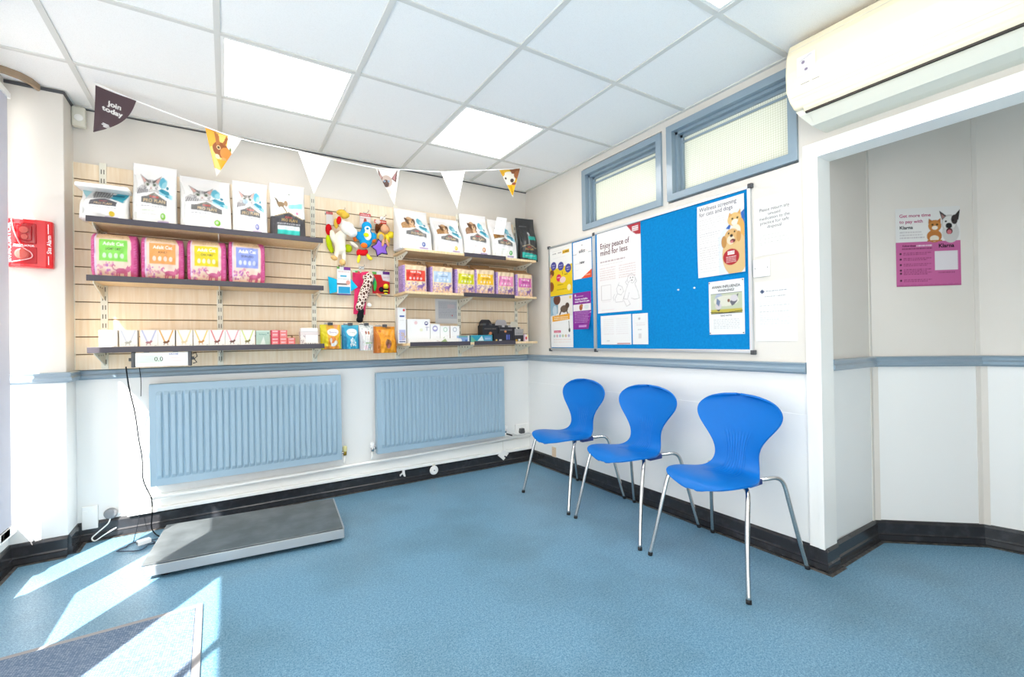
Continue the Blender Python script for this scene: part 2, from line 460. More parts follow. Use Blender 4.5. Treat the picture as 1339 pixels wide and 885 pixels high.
# vertical cover strips at the alcove panel joints
b = MB()
for p, q, s0 in ((A, B, .0), (A, B, .487), (B, Cc, .0)):
    t = (q-p).normalized(); c = p+t*s0
    wall_seg(b, c, c+t*.026, .1, H, M['wall_up'], .001, .004)
b.box(.555, .58, YO-.008, YO-.004, .1, H, M['wall_up'])
struct(b.build('trim_4', recalc=True))

# dado rails
DP = [(0, .912), (.012, .912), (.016, .918), (.026, .922), (.028, .935), (.02, .945), (.022, .955), (.026, .962), (.016, .967), (0, .967)]
def rail(b, p, q, prof, m):
    t = (q-p).normalized(); n = Vector((t.y, -t.x))
    return t, n
def sweep(b, path, prof, m, side=1):
    """sweep a (offset, z) profile along a floor path with mitred corners; offset to the right-hand side*side"""
    P = [Vector(p) for p in path]; N = len(P); vs = []; k = len(prof)
    for i in range(N):
        d0 = (P[i]-P[i-1]).normalized() if i else None; d1 = (P[i+1]-P[i]).normalized() if i < N-1 else None
        nn = [Vector((d.y, -d.x))*side for d in (d0, d1) if d is not None]
        if len(nn) == 2:
            h = (nn[0]+nn[1]).normalized(); h = h/max(.2, h.dot(nn[0]))
        else: h = nn[0]
        for o, z in prof: vs.append((P[i].x+h.x*o, P[i].y+h.y*o, z))
    fs = []
    for i in range(N-1):
        for j in range(k-1): fs.append((i*k+j, i*k+j+1, (i+1)*k+j+1, (i+1)*k+j))
    fs.append(tuple(range(k))); fs.append(tuple((N-1)*k+j for j in range(k-1, -1, -1)))
    b.add(vs, fs, m)
b = MB(); sweep(b, [(-3.36, -.18), (-3.08, -.18), (-3.08, 0), (0, 0), (0, -2.385)], DP, M['blue_trim']); struct(b.build('trim_5', recalc=True))
b = MB(); sweep(b, [(.1, YO-.005), tuple(A), tuple(B), tuple(Cc), tuple(D)], [(o, z+.012) for o, z in DP], M['blue_trim']); struct(b.build('trim_6', recalc=True))
# black coved skirting
BP = [(0, 0), (.03, 0), (.03, .004), (.018, .006), (.016, .03), (.019, .034), (.014, .042), (.013, .09), (.006, .103), (0, .105)]
SP = [(.045, 0), (.045, .0025), (.029, .003), (.029, 0)]
for nm, path in (('baseboard_back', [(-3.08, -.18), (-3.08, 0), (0, 0)]), ('baseboard_pier', [(-3.30, -.6), (-3.30, -.18), (-3.08, -.18)]),
                 ('baseboard_right', [(0, 0), (0, -2.45), (.1, -2.45)]), ('baseboard_alcove', [(.1, -2.44), tuple(A), tuple(B), tuple(Cc), tuple(D)])):
    b = MB(); sweep(b, path, BP, M['black_vinyl']); sweep(b, path, SP, M['seam']); struct(b.build(nm, recalc=True))
# casing of the opening
b = MB()
b.box(-.014, 0, -2.4525, -2.388, .1, 1.9355, M['white']); b.box(-.0145, 0, -3.95, -2.3875, 1.935, 2.0, M['white'], .003)
b.box(-.018, .102, -2.4535, -2.43, .1, 1.9285, M['white']); b.box(-.0185, .1025, -3.95, -2.4295, 1.928, 1.95, M['white'], .002)
struct(b.build('trim_7'))
# trunking above the skirting
b = MB(); b.box(-2.86, -.004, -.034, 0, .104, .128, M['white'], .004); b.box(-2.9, -.004, -.012, 0, .128, .205, M['white'], .003); struct(b.build('trim_8'))

# internal wired windows
def window(n, y0, y1, z0, z1):
    fr = MB(); m = M['blue_trim']; w = .042
    x0, x1 = -.016, .09
    fr.box(x0, x1, y0, y1, z1-w, z1, m, .003); fr.box(x0, x1, y0, y1, z0, z0+w, m, .003)
    fr.box(x0+.0006, x1, y0+.0005, y0+w, z0+w-.002, z1-w+.002, m, .0); fr.box(x0+.0006, x1, y1-w, y1-.0005, z0+w-.002, z1-w+.002, m, .0)
    o = struct(fr.build('window_%d' % n)); 
    sa = MB(); a0, a1, c0, c1 = y0+w, y1-w, z0+w, z1-w; s_ = .017
    for (k, xx) in ((0, .02), (s_, .05)):
        sa.box(xx, .09, a0, a1, c1-k-s_, c1-k, m); sa.box(xx, .09, a0, a1, c0+k, c0+k+s_*.5, m)
        sa.box(xx, .09, a1-k-s_, a1-k, c0, c1, m); sa.box(xx, .09, a0+k, a0+k+s_*.5, c0, c1, m)
    sa.build('window_sash', o)
    ba = MB(); ba.box(.052, .06, a0, a1, c1-.068, c1-.056, m); ba.build('window_bar', o)
    g = MB(); g.box(.064, .070, a0, a1, c0, c1, M['wired']); g.build('window_pane', o)
window(1, W1[0], W1[1], 1.935, 2.398); window(2, W2[0], W2[1], 1.945, 2.412)

# shopfront: low stall riser, sill, posts, panes
b = MB(); b.box(-3.42, XL, -5.3, -.18, 0, .165, M['wall_lo']); b.box(-3.42, XL, -5.3, -.18, 2.40, H, M['wall_up']); struct(b.build('wall_left'))
fr = MB(); fr.box(-3.42, XL+.03, -5.3, -.18, .165, .19, M['white'], .004); fr.box(-3.40, XL, -5.3, -.18, 2.36, 2.40, M['white'])
for y in (-.20, -2.09, -3.7, -5.25): fr.box(-3.40, XL-.01, y-.035, y+.035, .19, 2.36, M['white'])
o = struct(fr.build('window_3'))
for y0, y1 in ((-2.055, -.235), (-3.665, -2.125), (-5.2, -3.735)):
    g = MB(); g.box(-3.362, -3.358, y0, y1, .19, 2.36, M['glass']); g.build('window_pane', o)
g = MB(); g.box(-3.3570, -3.3565, -2.055, -1.05, .19, .72, M['film']); g.build('added_frosted_film', o); g = MB(); g.box(-3.3570, -3.3565, -3.665, -2.125, .19, .75, M['film']); g.build('added_frosted_film', o)  # film added out of view to edge the sun patches on the floor
# unseen board added outside the glass to cut the sun patches short
ex = MB(); ex.box(-3.48, -3.46, -5.3, -1.24, 1.87, 2.55, M['white']); o = struct(ex.build('window_4'), 'unseen white board added outside the upper shop window to block sun', 'light blocker')
# vertical blind
bl = thing('vertical_blind', 'lavender grey vertical blind drawn back beside the red alarm pier', 'blind', (XL+.03, -.3, 2.36))
hd = MB(); hd.box(-.02, .02, -3.4, .03, -.03, 0, M['white'], .003); hd.build('headrail', bl)
slat_y = [-.03, -.06, -.09, -.135, -.18, -.205]+[-.53, -.565, -.60, -.645, -.69, -.73, -.77, -.82, -.855]+[-1.375, -1.42, -1.47, -1.52, -1.57, -1.59]+[-1.74, -1.78, -1.81]+[-2.40, -2.41]+[-2.75, -2.8, -2.85, -2.9, -2.95, -3.0, -3.05]  # slats beyond the first stack are out of view, spaced to shape sun patches
for k, y in enumerate(slat_y):
    sl = MB(); a = R(25)
    pts = [(-.045*math.sin(a), -.045*math.cos(a)), (.045*math.sin(a), .045*math.cos(a))]
    pts = [(p[0]*.55, p[1]) for p in pts]
    q = MB(); z1 = -.03; z0 = -2.15
    q.prism([(pts[0][0]-.001, y+pts[0][1]), (.004, y), (pts[1][0]-.001, y+pts[1][1]), (pts[1][0]+.001, y+pts[1][1]), (.006, y), (pts[0][0]+.001, y+pts[0][1])], z0, z1, M['blind'], 'xy')
    so = q.build('slat', bl, recalc=True)
    wt = MB(); wt.box(-.012, .016, y-.04, y+.04, z0-.02, z0+.02, M['whiteplastic'], .003); wt.build('slat_weight', so)
ch = MB(); ch.tube([(.008, .05-.1*t+(0), -2.16-.012*abs(math.sin(t*9))) for t in [i/24 for i in range(25)]], .004, M['whiteplastic'], 6); ch.build('bead_chain', bl)

# ================================================================== LIGHT FITTINGS
def ceil_light(i, j, lab):
    x1 = GX-T6*i; x0 = x1-T6; y1 = GY-T6*j; y0 = y1-T6; cx, cy = (x0+x1)/2, (y0+y1)/2
    t = thing('ceiling_light', lab, 'light', (cx, cy, H), 0, 'square ceiling light panels')
    f = MB()
    for (a, bb, c, d) in ((-.288, .288, .272, .288), (-.288, .288, -.288, -.272), (-.288, -.272, -.272, .272), (.272, .288, -.272, .272)):
        f.box(a, bb, c, d, -.004, 0, M['white'])
    f.build('light_frame', t)
    d = MB(); d.box(-.272, .272, -.272, .272, -.003, -.0005, M['lamp']); d.build('diffuser', t)
ceil_light(2, 0, 'lit square ceiling panel above the left radiator, beside the rabbit pennant')
ceil_light(0, 0, 'lit square ceiling panel nearest the corner above the pale terrier bag shelf')
ceil_light(0, 3, 'lit square ceiling panel cut by the top edge, left of the air conditioner')
ceil_light(2, 3, 'lit square ceiling panel behind the viewer, nearest the shop window')

# ================================================================== SLATWALL
sw = thing('slatwall_panel', 'pale wood slatwall panel with grooves behind all the shelves', 'wall panel', (0, 0, .968))
YS = -.022
b = MB(); gz = [1.0555+.0992*k for k in range(11)]
edges = [.968]+[g for g in gz]+[2.14]
b.box(-3.078, -.016, -.012, -.001, 0, 2.14-.968, M['groove'])
for z0, z1 in zip(edges[:-1], edges[1:]):
    b.box(-3.078, -.016, YS, -.012, z0-.968+(.003 if z0 > .97 else 0), z1-.968-(.003 if z1 < 2.1 else 0), M['slat'], .0015)
b.build('slat_board', sw)
for x_ in (-3.079, -.015):
    b = MB(); b.box(x_-.003, x_+.003, -.024, -.001, 0, 2.142-.968, M['bracket']); b.build('edge_strip', sw)
UPR = [-2.951, -2.391, -1.832, -1.236, -.708, -.143]
for x in UPR:
    b = MB(); zt = 2.155-.968
    b.box(x-.016, x+.016, YS-.006, YS+.001, 0, zt, M['bracket'], .0015)
    for k in range(22):
        z = .03+k*.052
        for dx in (-.006, .006): b.box(x+dx-.002, x+dx+.002, YS-.0066, YS-.005, z, z+.026, M['slot'])
    b.build('slotted_upright', sw)

# shelves
def shelf(x0, x1, zt, lab, ups, strips, depth=.285):
    t = thing('shelf', lab, 'shelf', ((x0+x1)/2, YS, zt), 0, 'wooden shelves on the slatwall')
    cx = (x0+x1)/2
    b = MB(); b.box(x0-cx, x1-cx, -depth, -.008, -.018, 0, M['woodshelf'], .002); b.build('shelf_board', t)
    for a, c in strips:
        s = MB(); s.box(a-cx, c-cx, -depth-.006, -depth-.0005, -.023, .008, M['dark_strip'], .0015); s.build('price_strip', t)
    for u in ups:
        k = MB(); k.prism([(-.008, -.019), (-depth+.03, -.019), (-depth+.03, -.03), (-.05, -.085), (-.008, -.10)], u-cx-.0025, u-cx+.0025, M['bracket'], 'yz')
        for q in (-.06, -.11, -.16): k.box(u-cx-.003, u-cx+.003, q-.006, q+.006, -.042, -.034, M['slot'])
        k.build('bracket', t, recalc=True)
zL = (1.776, 1.466, 1.088)
LX0, LX1 = -2.972, -1.815
shelf(LX0, LX1, zL[0], 'wooden shelf carrying the tall white cat food bags', UPR[:3], [(LX0, LX1)])
shelf(LX0, LX1, zL[1], 'wooden shelf carrying the four pink cat food bags', UPR[:3], [(LX0, LX1)])
shelf(LX0, LX1, zL[2], 'wooden shelf carrying the row of small white ribbon cartons', UPR[:3], [(LX0, LX1)])
RX0, RX1 = -1.262, -.11
shelf(RX0, RX1, zL[0], 'wooden shelf carrying the white dog food bags near the corner', UPR[3:], [(-.79, -.415)])
shelf(RX0, RX1, zL[1], 'wooden shelf carrying the six kraft dog food bags', UPR[3:], [(-.80, -.335)])
shelf(RX0, RX1, zL[2], 'wooden shelf carrying plain white cartons and black display boxes', UPR[3:], [(-1.235, -.75), (-.715, -.335)])

# ================================================================== BAGS
def sstep(a, c, x):
    t = min(1, max(0, (x-a)/(c-a))); return t*t*(3-2*t)
def bag_mesh(w, h, d, C, side, style, seed=0, lean=0.0, backc=None, nv=None):
    """closed bag: rounded rectangular rings from base to top seal; print C on the front (-y)"""
    nu, nv = C.shape[1], C.shape[0]
    rnd = random.Random(seed); ph = [rnd.uniform(0, 6.28) for _ in range(8)]
    vs = []; cs = []; na, ns, nb = 3, 7, 8
    for j in range(nv):
        v = j/(nv-1)
        if style == 'standup':
            hb = d/2*(1-.97*sstep(.35, .97, v))+.0015; hw = w/2*(1-.035*math.sin(PI*v)); rr = min(hb*.7, .02); bul = .014*math.sin(PI*min(1, v*1.05))*(1-.6*v); yc = lean*v*h+(d/2-hb)*.35
        elif style == 'pillow':
            e = max(0, abs(2*v-1)-.55)/.45
            hb = d/2*math.sqrt(max(0, 1-e**2.2))*.98+.002; hw = w/2*(1-.06*e**3); rr = min(hb*.8, .017); bul = .012*math.sin(PI*v); yc = lean*v*h
        elif style == 'block':
            k = sstep(.78, 1, v); hb = d/2*(1-.93*k)+.001; hw = w/2*(1-.02*k); rr = min(hb*.5, .012); bul = .006*math.sin(PI*min(1, v/.8)); yc = (d/2-hb)*1.0
        else:                      # carton
            hb = d/2; hw = w/2; rr = .002; bul = 0; yc = 0
        z = v*h; ring = []
        for i in range(nu):
            u = i/(nu-1); x = (-hw+rr)+(2*hw-2*rr)*u
            cr = (.0028*math.sin(9*u+7*v+ph[0])*math.sin(11*v-4*u+ph[1])+.0018*math.sin(23*u-13*v+ph[2])+.0016*math.sin(31*v+9*u+ph[3])) if style != 'carton' else 0
            cr *= min(1, hb/.02)
            ring.append((x, yc-hb-bul*(1-(2*u-1)**2)+cr, z)); cs.append(C[j, i])
        def arc(cx, cy, a0, n):
            for q in range(1, n+1):
                a = a0+(PI/2)*q/n
                ring.append((cx+rr*math.cos(a), cy+rr*math.sin(a), z)); cs.append(side(v, 1) if callable(side) else side)
        arc(hw-rr, yc-hb+rr, -PI/2, na)
        for q in range(1, ns+1):
            t = q/(ns+1); ring.append((hw+.25*bul*math.sin(PI*t), yc-hb+rr+(2*hb-2*rr)*t, z)); cs.append(side(v, t) if callable(side) else side)
        arc(hw-rr, yc+hb-rr, 0, na)
        for q in range(1, nb+1):
            t = q/(nb+1); ring.append((hw-rr-(2*hw-2*rr)*t, yc+hb+bul*.3*math.sin(PI*t), z)); cs.append(side(v, .5) if callable(side) else side)
        arc(-hw+rr, yc+hb-rr, PI/2, na)
        for q in range(1, ns+1):
            t = q/(ns+1); ring.append((-hw-.25*bul*math.sin(PI*t), yc+hb-rr-(2*hb-2*rr)*t, z)); cs.append(side(v, 1-t) if callable(side) else side)
        arc(-hw+rr, yc-hb+rr, PI, na)
        vs += ring
    n = len(vs)//nv; fs = []
    for j in range(nv-1):
        for i in range(n):
            i2 = (i+1) % n; fs.append((j*n+i, j*n+i2, (j+1)*n+i2, (j+1)*n+i))
    fs.append(tuple(range(n-1, -1, -1))); fs.append(tuple((nv-1)*n+i for i in range(n)))
    b = MB(); b.add(vs, fs, M['card'] if style == 'carton' else M['pack'], cs, style != 'carton')
    return b
def L3(h): return lin(h)

BAGN = (56, 74)
def petfood(C, animal, ac, dot, circ, title='PRO PLAN', y0=.0, extra=None):
    """white bag: animal photo above a dark house shaped label, blue splash, badge low right"""
    C.rect(0, .48, 1, 1, 'f3f1f0')
    C.poly([(.0, .80), (1, .86), (1, 1), (0, 1)], 'f7f3f2')
    C.ell(.72, .70, .11, .09, '7fc4d8'); C.ell(.70, .73, .07, .08, '5fb3cc'); C.ell(.77, .67, .07, .06, '9ad2e0')
    C.poly([(.60, .50), (.74, .60), (1, .50), (1, .38), (.8, .42)], '9fd6e6')
    C.poly([(.60, .56), (.70, .60), (.92, .56), (.94, .50), (.82, .49)], '2d8fa8'); C.ell(.87, .62, .04, .03, '34859c'); C.ell(.86, .45, .05, .04, '3a9ab3')
    if animal == 'cat':
        C.poly([(0, .44), (0, .56), (.14, .64), (.30, .60), (.62, .56), (.66, .44)], 'c4c1c2'); C.ell(.40, .645, .21, .105, 'cfccca'); C.ell(.40, .60, .15, .06, 'e4e1df')
        for sx in (-1, 1):
            C.poly([(.40+sx*.07, .725), (.40+sx*.20, .66), (.40+sx*.26, .83)], 'a9a4a3'); C.poly([(.40+sx*.115, .72), (.40+sx*.19, .68), (.40+sx*.235, .795)], 'd9a9a2')
            C.ell(.40+sx*.095, .65, .048, .028, '54595b'); C.ell(.40+sx*.095, .65, .034, .02, '9aa88a'); C.ell(.40+sx*.095, .65, .015, .02, '16181b')
            for q in range(5): C.line([(.40+sx*.05, .675+.012*q), (.40+sx*(.10+.014*q), .70+.013*q)], .008, '5d5a5a')
            C.line([(.40+sx*.05, .59), (.40+sx*.30, .605)], .004, 'fdfdfd'); C.line([(.40+sx*.05, .58), (.40+sx*.28, .575)], .004, 'fdfdfd')
            for q in range(3): C.line([(.40+sx*.13, .60-.015*q), (.40+sx*.20, .62-.02*q)], .009, '77737a')
        for q in range(4): C.line([(.355+.03*q, .685), (.355+.03*q, .735)], .008, '4f4c4c')
        C.poly([(.375, .60), (.425, .60), (.40, .575)], 'b97068'); C.line([(.40, .575), (.36, .56)], .006, '6a6060'); C.line([(.40, .575), (.44, .56)], .006, '6a6060')
        for q in range(6): C.line([(.02+.05*q, .47), (.08+.045*q, .565)], .014, '706e72')
    else:
        C.ell(.26, .55, .25, .12, ac); C.ell(.10, .52, .14, .08, ac); C.ell(.38, .70, .135, .115, ac); C.ell(.26, .69, .06, .095, '5f4028', 12); C.ell(.50, .69, .055, .09, '6a4a30', -12)
        C.ell(.38, .78, .08, .03, 'd2ac84', al=.7); C.ell(.41, .655, .075, .055, 'dcb894'); C.ell(.425, .675, .028, .019, '2b201c'); C.ell(.34, .725, .017, .014, '20160f'); C.ell(.46, .725, .017, .014, '20160f'); C.line([(.42, .655), (.42, .63)], .006, '4a342a')
        C.ell(.38, .56, .07, .05, 'd9b48f'); C.specks(30, '6e4c30', .006, .014, (.06, .47, .46, .62), 5, .5)
    C.poly([(0, .0), (1, 0), (1, .42), (.5, .53), (0, .47)], 'fbfaf9')
    C.poly([(.13, .34), (.13, .43), (.28, .45), (.5, .52), (.72, .44), (.86, .40), (.86, .31)], '6f6d6d')
    C.line([(.3, .445), (.5, .50), (.7, .44)], .007, 'a99a7c')
    C.text('PURINA', .5, .428, .03, 'e04a3c', .02, 'c'); C.text(title, .5, .352, .055, 'd6bd94', .015, 'c', .62)
    C.scrib(.13, .87, .285, .014, '8a8a90', 3, .8, .02); C.scrib(.15, .5, .215, .016, dot, 4, .6); C.scrib(.15, .6, .165, .008, 'bbbbbb', 5)
    C.ell(.74, .145, .075, .055*1.0, circ); C.ell(.73, .15, .035, .028, 'ffffff', al=.5); C.rect(.58, .04, .90, .075, 'b7a3d0'); C.scrib(.60, .88, .05, .014, '7e66a8', 9)
    return C
def put_bag(name, lab, cat, grp, x, y, z, w, h, d, C, side, style='standup', rz=0, seed=0, lean=0, part='bag_body', extra=None):
    t = thing(name, lab, cat, (x, y, z), rz, grp)
    bag_mesh(w, h, d, C, side, style, seed, lean).build(part, t)
    if extra: extra(t, w, h, d)
    return t
GB = 'white pet food bags on the top shelf'
Wt = L3('f5f4f2')
zt = zL[0]+.0005
def fold_top(t, w, h, d):
    b = MB(); b.box(-w/2-.012, w/2+.006, -d/2-.006, d/2-.02, h-.012, h+.010, M['whiteplastic'], .006); b.build('folded_top', t)
C = petfood(Canvas(*BAGN, .19/.19), 'cat', '', 'e0c24a', 'e9c62a'); C.rect(0, .92, 1, 1, 'f6f5f3')
# squat bag: label sits in the middle of a short face
C = Canvas(56, 60, 1.0); C.rect(0, .47, 1, 1, 'd8d6d6'); C.rect(0, .93, 1, 1, 'f3f2f0'); C.poly([(.0, .62), (.2, .9), (0, .95)], 'a8d5dd'); C.ell(.42, .76, .22, .2, '9a9796')
for q in range(7): C.line([(.22+.06*q, .66), (.28+.06*q, .92)], .02, '5d5b5b')
C.poly([(.62, .72), (1, .58), (1, .92), (.74, .92)], '3aa3b8'); C.rect(.64, .80, .93, .87, '1d6f88'); C.poly([(0, 0), (1, 0), (1, .58), (.5, .72), (0, .60)], 'f9f8f7')
C.poly([(.14, .42), (.14, .58), (.5, .70), (.86, .57), (.86, .42)], '66646a'); C.text('PURINA', .5, .555, .04, 'd9564a', .02, 'c'); C.text('PRO PLAN', .5, .45, .075, 'd8bd98', .015, 'c', .6)
C.scrib(.16, .85, .35, .02, '9a9aa0', 3, .8); C.ell(.74, .18, .075, .08, 'e6c42e'); C.rect(.56, .05, .9, .095, 'b7a3d0')
put_bag('pet_food_bag', 'squat white cat food bag with rolled top and yellow badge, first on top shelf', 'pet food', GB, -2.905, -.225, zt, .20, .175, .12, C.out(), Wt, 'standup', R(-3), 1, 0, extra=fold_top)
C = petfood(Canvas(*BAGN, .195/.35), 'cat', '', '9fc46a', '7fc22e'); C.scrib(.1, .8, .93, .004, 'b9b9bd', 2)
put_bag('pet_food_bag', 'tallest white cat food bag with tabby face, second on top shelf', 'pet food', GB, -2.692, -.215, zt, .20, .352, .10, C.out(), Wt, 'standup', 0, 2)
C = petfood(Canvas(64, 74, .25/.32), 'cat', '', '9fc46a', '86c832')
put_bag('pet_food_bag', 'widest white cat food bag with tabby face and green badge, third on top shelf', 'pet food', GB, -2.452, -.21, zt, .255, .325, .12, C.out(), Wt, 'standup', R(5), 3, .06)
C = petfood(Canvas(*BAGN, .19/.33), 'cat', '', 'a9a3d6', '7a7fc4')
C.ell(.33, .60, .1, .05, 'a9bfd0')
put_bag('pet_food_bag', 'white cat food bag with purple badge between the wide and turquoise banded bags', 'pet food', GB, -2.224, -.215, zt, .19, .335, .09, C.out(), Wt, 'standup', 0, 4)
C = Canvas(*BAGN, .2/.35); C.rect(0, 0, 1, 1, 'f8f7f4'); C.line([(.0, .86), (.52, .82)], .006, '7d8484'); C.ell(.55, .815, .03, .02, '9aa09c')
C.poly([(.5, .60), (1, .66), (1, .55), (.5, .52)], '8fdcd8'); C.poly([(.06, .74), (.14, .70), (.24, .58), (.18, .52), (.10, .60)], '6a6052'); C.ell(.24, .60, .13, .055, '8b7355'); C.ell(.42, .62, .07, .06, '9a7a58'); C.line([(.30, .56), (.42, .46)], .03, '7d6548'); C.line([(.12, .56), (.06, .48)], .02, 'a7d8c8')
C.ell(.80, .45, .06, .03, 'e58aa8')
C.poly([(0, 0), (1, 0), (1, .36), (.5, .46), (0, .38)], '454348'); C.line([(0, .37), (.5, .45), (1, .35)], .012, 'b9a06a'); C.text('PURINA', .5, .345, .03, 'd9564a', .02, 'c'); C.text('PRO PLAN', .52, .285, .05, 'c9a860', .015, 'c', .66)
C.scrib(.1, .9, .235, .02, 'c9c9cc', 3, .9); C.rect(.12, .14, .88, .21, 'eef6f5'); C.scrib(.2, .85, .165, .02, '49a9a6', 5); C.rect(.12, .06, .88, .14, '2cc4bd'); C.rect(0, 0, 1, .045, '2f2e33')
put_bag('pet_food_bag', 'white cat food bag with dark base and turquoise band, rightmost of the left top shelf', 'pet food', GB, -2.012, -.215, zt, .205, .355, .10, C.out(), lambda v, t: L3('4b494d') if v < .36 else Wt, 'standup', 0, 5)
# dog bags, right top shelf
def dogbag(lab, x, w, h, ac, dot, circ, seed, rz=0, lean=.05, tagc=None):
    C = petfood(Canvas(60, 66, w/h), 'dog', ac, dot, circ)
    return put_bag('pet_food_bag', lab, 'pet food', GB, x, -.205, zt, w, h, .14, C.out(), Wt, 'standup', rz, seed, lean)
dogbag('white dog food bag with blue badge at the left end of the right top shelf', -1.165, .262, .315, 'b98f62', 'c9b26a', '5a6fb8', 6, R(4))
dogbag('white dog food bag showing a standing tan dog, with yellow round badge', -.895, .245, .285, 'a87c4c', 'c9b26a', 'f0d21c', 7, R(2))
dogbag('white dog food bag with brown retriever above a white front, third on right top shelf', -.645, .24, .35, '8f6a4c', 'e08a8a', 'c98a4a', 8, R(-2))
def price_card(t, w, h, d):
    C = Canvas(24, 34, .7, 'fbfbfa')
    for q in range(7): C.scrib(.1, .9, .2+.1*q, .02, '9a9a9a', q)
    b = MB(); b.grid(lambda u, v: (-.12+.095*u+.03*v, -.088-.008*v, h-.15+.14*v), 24, 34, M['paper'], C.out(), flip=False); b.build('price_card', t)
C = petfood(Canvas(60, 66, .7), 'dog', 'c08a4a', '9ac48a', '4fae4a')
put_bag('pet_food_bag', 'white dog food bag with a paper card tucked on its top corner', 'pet food', GB, -.392, -.205, zt, .235, .335, .14, C.out(), Wt, 'standup', R(-2), 9, .05, extra=price_card)
C = Canvas(50, 74, .19/.4, '3c3d3f'); C.scrib(.1, .55, .80, .012, 'c0c0c0', 2); C.ell(.55, .62, .08, .05, 'cfcfd0'); C.line([(.52, .60), (.5, .40)], .05, '8d8d90'); C.rect(.5, .48, 1, .57, '1fb5a8'); C.poly([(.0, .33), (.5, .38), (1, .30), (1, .28), (.5, .36), (0, .31)], 'a99a7c')
C.text('PURINA', .5, .30, .03, 'd0503c', .02, 'c'); C.text('PRO PLAN', .5, .245, .045, 'd2a25c', .015, 'c', .7); C.poly([(0, .08), (1, .04), (1, .15), (0, .20)], '17b6ab'); C.scrib(.2, .9, .11, .02, 'd9f3f0', 5); C.scrib(.3, .9, .18, .012, 'cccccc', 6)
put_bag('pet_food_bag', 'dark charcoal dog food bag with teal band standing against the corner', 'pet food', GB, -.135, -.195, zt, .175, .385, .12, C.out(), lambda v, t: L3('b9cdd6') if (v < .8 and .25 < t < .85) else L3('2c2d2f'), 'standup', R(-8), 10, .03)

# pink cat food bags, left middle shelf
GP = 'pink cat food bags on the middle shelf'
zt = zL[1]+.0005
def pinkbag(lab, x, w, h, pc, word, seed, rz=0):
    C = Canvas(60, 66, w/h, 'f6dccb'); C.rect(0, .86, 1, 1, 'ecc9a2'); C.specks(60, 'b98c6a', .003, .007, (.05, .87, .95, .97), seed)
    C.poly([(0, 0), (.07, 0), (.05, 1), (0, 1)], 'ead0ea'); C.poly([(.93, 0), (1, 0), (1, 1), (.86, 1), (.95, .8)], 'd75a95')
    C.specks(26, 'e6a3b6', .014, .032, (.08, .04, .55, .34), seed+3); C.specks(12, 'c77bc0', .012, .03, (.06, .03, .5, .3), seed+9)
    C.rect(.13, .37, .86, .84, pc)
    C.text('Adult Cat', .5, .715, .075, 'fffdf5', .02, 'c', .55); C.text(word, .5, .615, .045, '3c3a2a', .02, 'c', .42)
    for q in range(4): C.ell(.27+.15*q, .49, .05, .055, 'ffffff', al=.55)
    pk = 'd06a94'
    C.ell(.70, .17, .15, .06, pk); C.ell(.87, .21, .065, .06, pk); C.poly([(.83, .25), (.85, .31), (.88, .26)], pk); C.poly([(.89, .26), (.92, .31), (.93, .24)], pk)
    for q in (.58, .64, .78, .83): C.line([(q, .15), (q-.015, .05)], .035, pk)
    C.line([(.57, .18), (.50, .20), (.46, .26), (.50, .29), (.54, .27)], .022, pk)
    rs = random.Random(seed)
    def side(v, t): return L3(rs.choice(('d95a98', 'd04e90', 'e07ab0')))
    return put_bag('cat_food_bag', lab, 'pet food', GP, x, -.21, zt, w, h, .115, C.out(), side, 'pillow', rz, seed)
pinkbag('pink cat food bag with lime green panel', -2.866, .194, .245, '8fe05e', 'LIGHT DIET', 21, R(-2))
pinkbag('pink cat food bag with orange panel', -2.660, .194, .245, 'f7a860', 'ADULT', 22, R(3))
pinkbag('pink cat food bag with yellow panel', -2.449, .192, .25, 'ecd51c', 'CHICKEN', 23, R(-2))
pinkbag('pink cat food bag with periwinkle blue panel', -2.246, .194, .262, '93a3e8', 'STERILISED', 24, R(2))

# kraft dog food bags, right middle shelf
GK = 'kraft dog food bags on the middle shelf'
def kraft(lab, x, w, h, pc, wc, seed, rz=0, ring=False):
    C = Canvas(46, 66, w/h, 'f1d8b4'); C.rect(0, .80, 1, 1, 'cfa274'); C.specks(120, '9c754c', .003, .006, (.02, .8, .98, .99), seed)
    C.rect(0, 0, 1, .2, 'e8c2a6'); C.specks(40, 'b59ac4', .012, .03, (.02, .02, .98, .30), seed+1); C.specks(20, 'f3e6d8', .01, .02, (.02, .02, .98, .26), seed+2)
    C.rect(.07, .33, .96, .66, pc); C.text('Adult Dog', .51, .575, .06, 'fff7ef', .025, 'c', .7); C.scrib(.32, .75, .50, .022, wc, 3, .9)
    for q in range(4): C.ell(.26+.165*q, .41, .045, .036, 'fff', al=.6) if False else C.ell(.26+.165*q, .41, .045, .036, 'ffffff', al=.6)
    pu = '8a6aa8'; C.ell(.74, .18, .13, .05, pu); C.ell(.88, .23, .06, .045, pu); C.line([(.66, .17), (.65, .08)], .03, pu); C.line([(.82, .17), (.82, .08)], .03, pu)
    rr = random.Random(seed)
    def side(v, t): return L3('c0a3d8') if v < .8 and rr.random() < .6 else (L3('9d7cc0') if v < .8 else L3('c79a6c'))
    def ringf(t, w, h, d):
        b = MB(); b.tube([(.25*w+.012*math.cos(a*PI/8), -.012+.0*a, h*.90+.012*math.sin(a*PI/8)) for a in range(16)], .0022, M['darkgrey'], 6, True); b.build('ring_clip', t)
    return put_bag('dog_food_bag', lab, 'pet food', GK, x, -.205, zt, w, h-.018, .11, C.out(), side, 'block', rz, seed, extra=ringf if ring else None)
kraft('kraft dog food bag with bright red panel', -1.172, .185, .262, 'e8402c', '7a1c14', 31, R(2), True)
kraft('kraft dog food bag with pale sky blue panel', -.958, .185, .265, 'bcd6f2', '2c3c5c', 32, R(2), True)
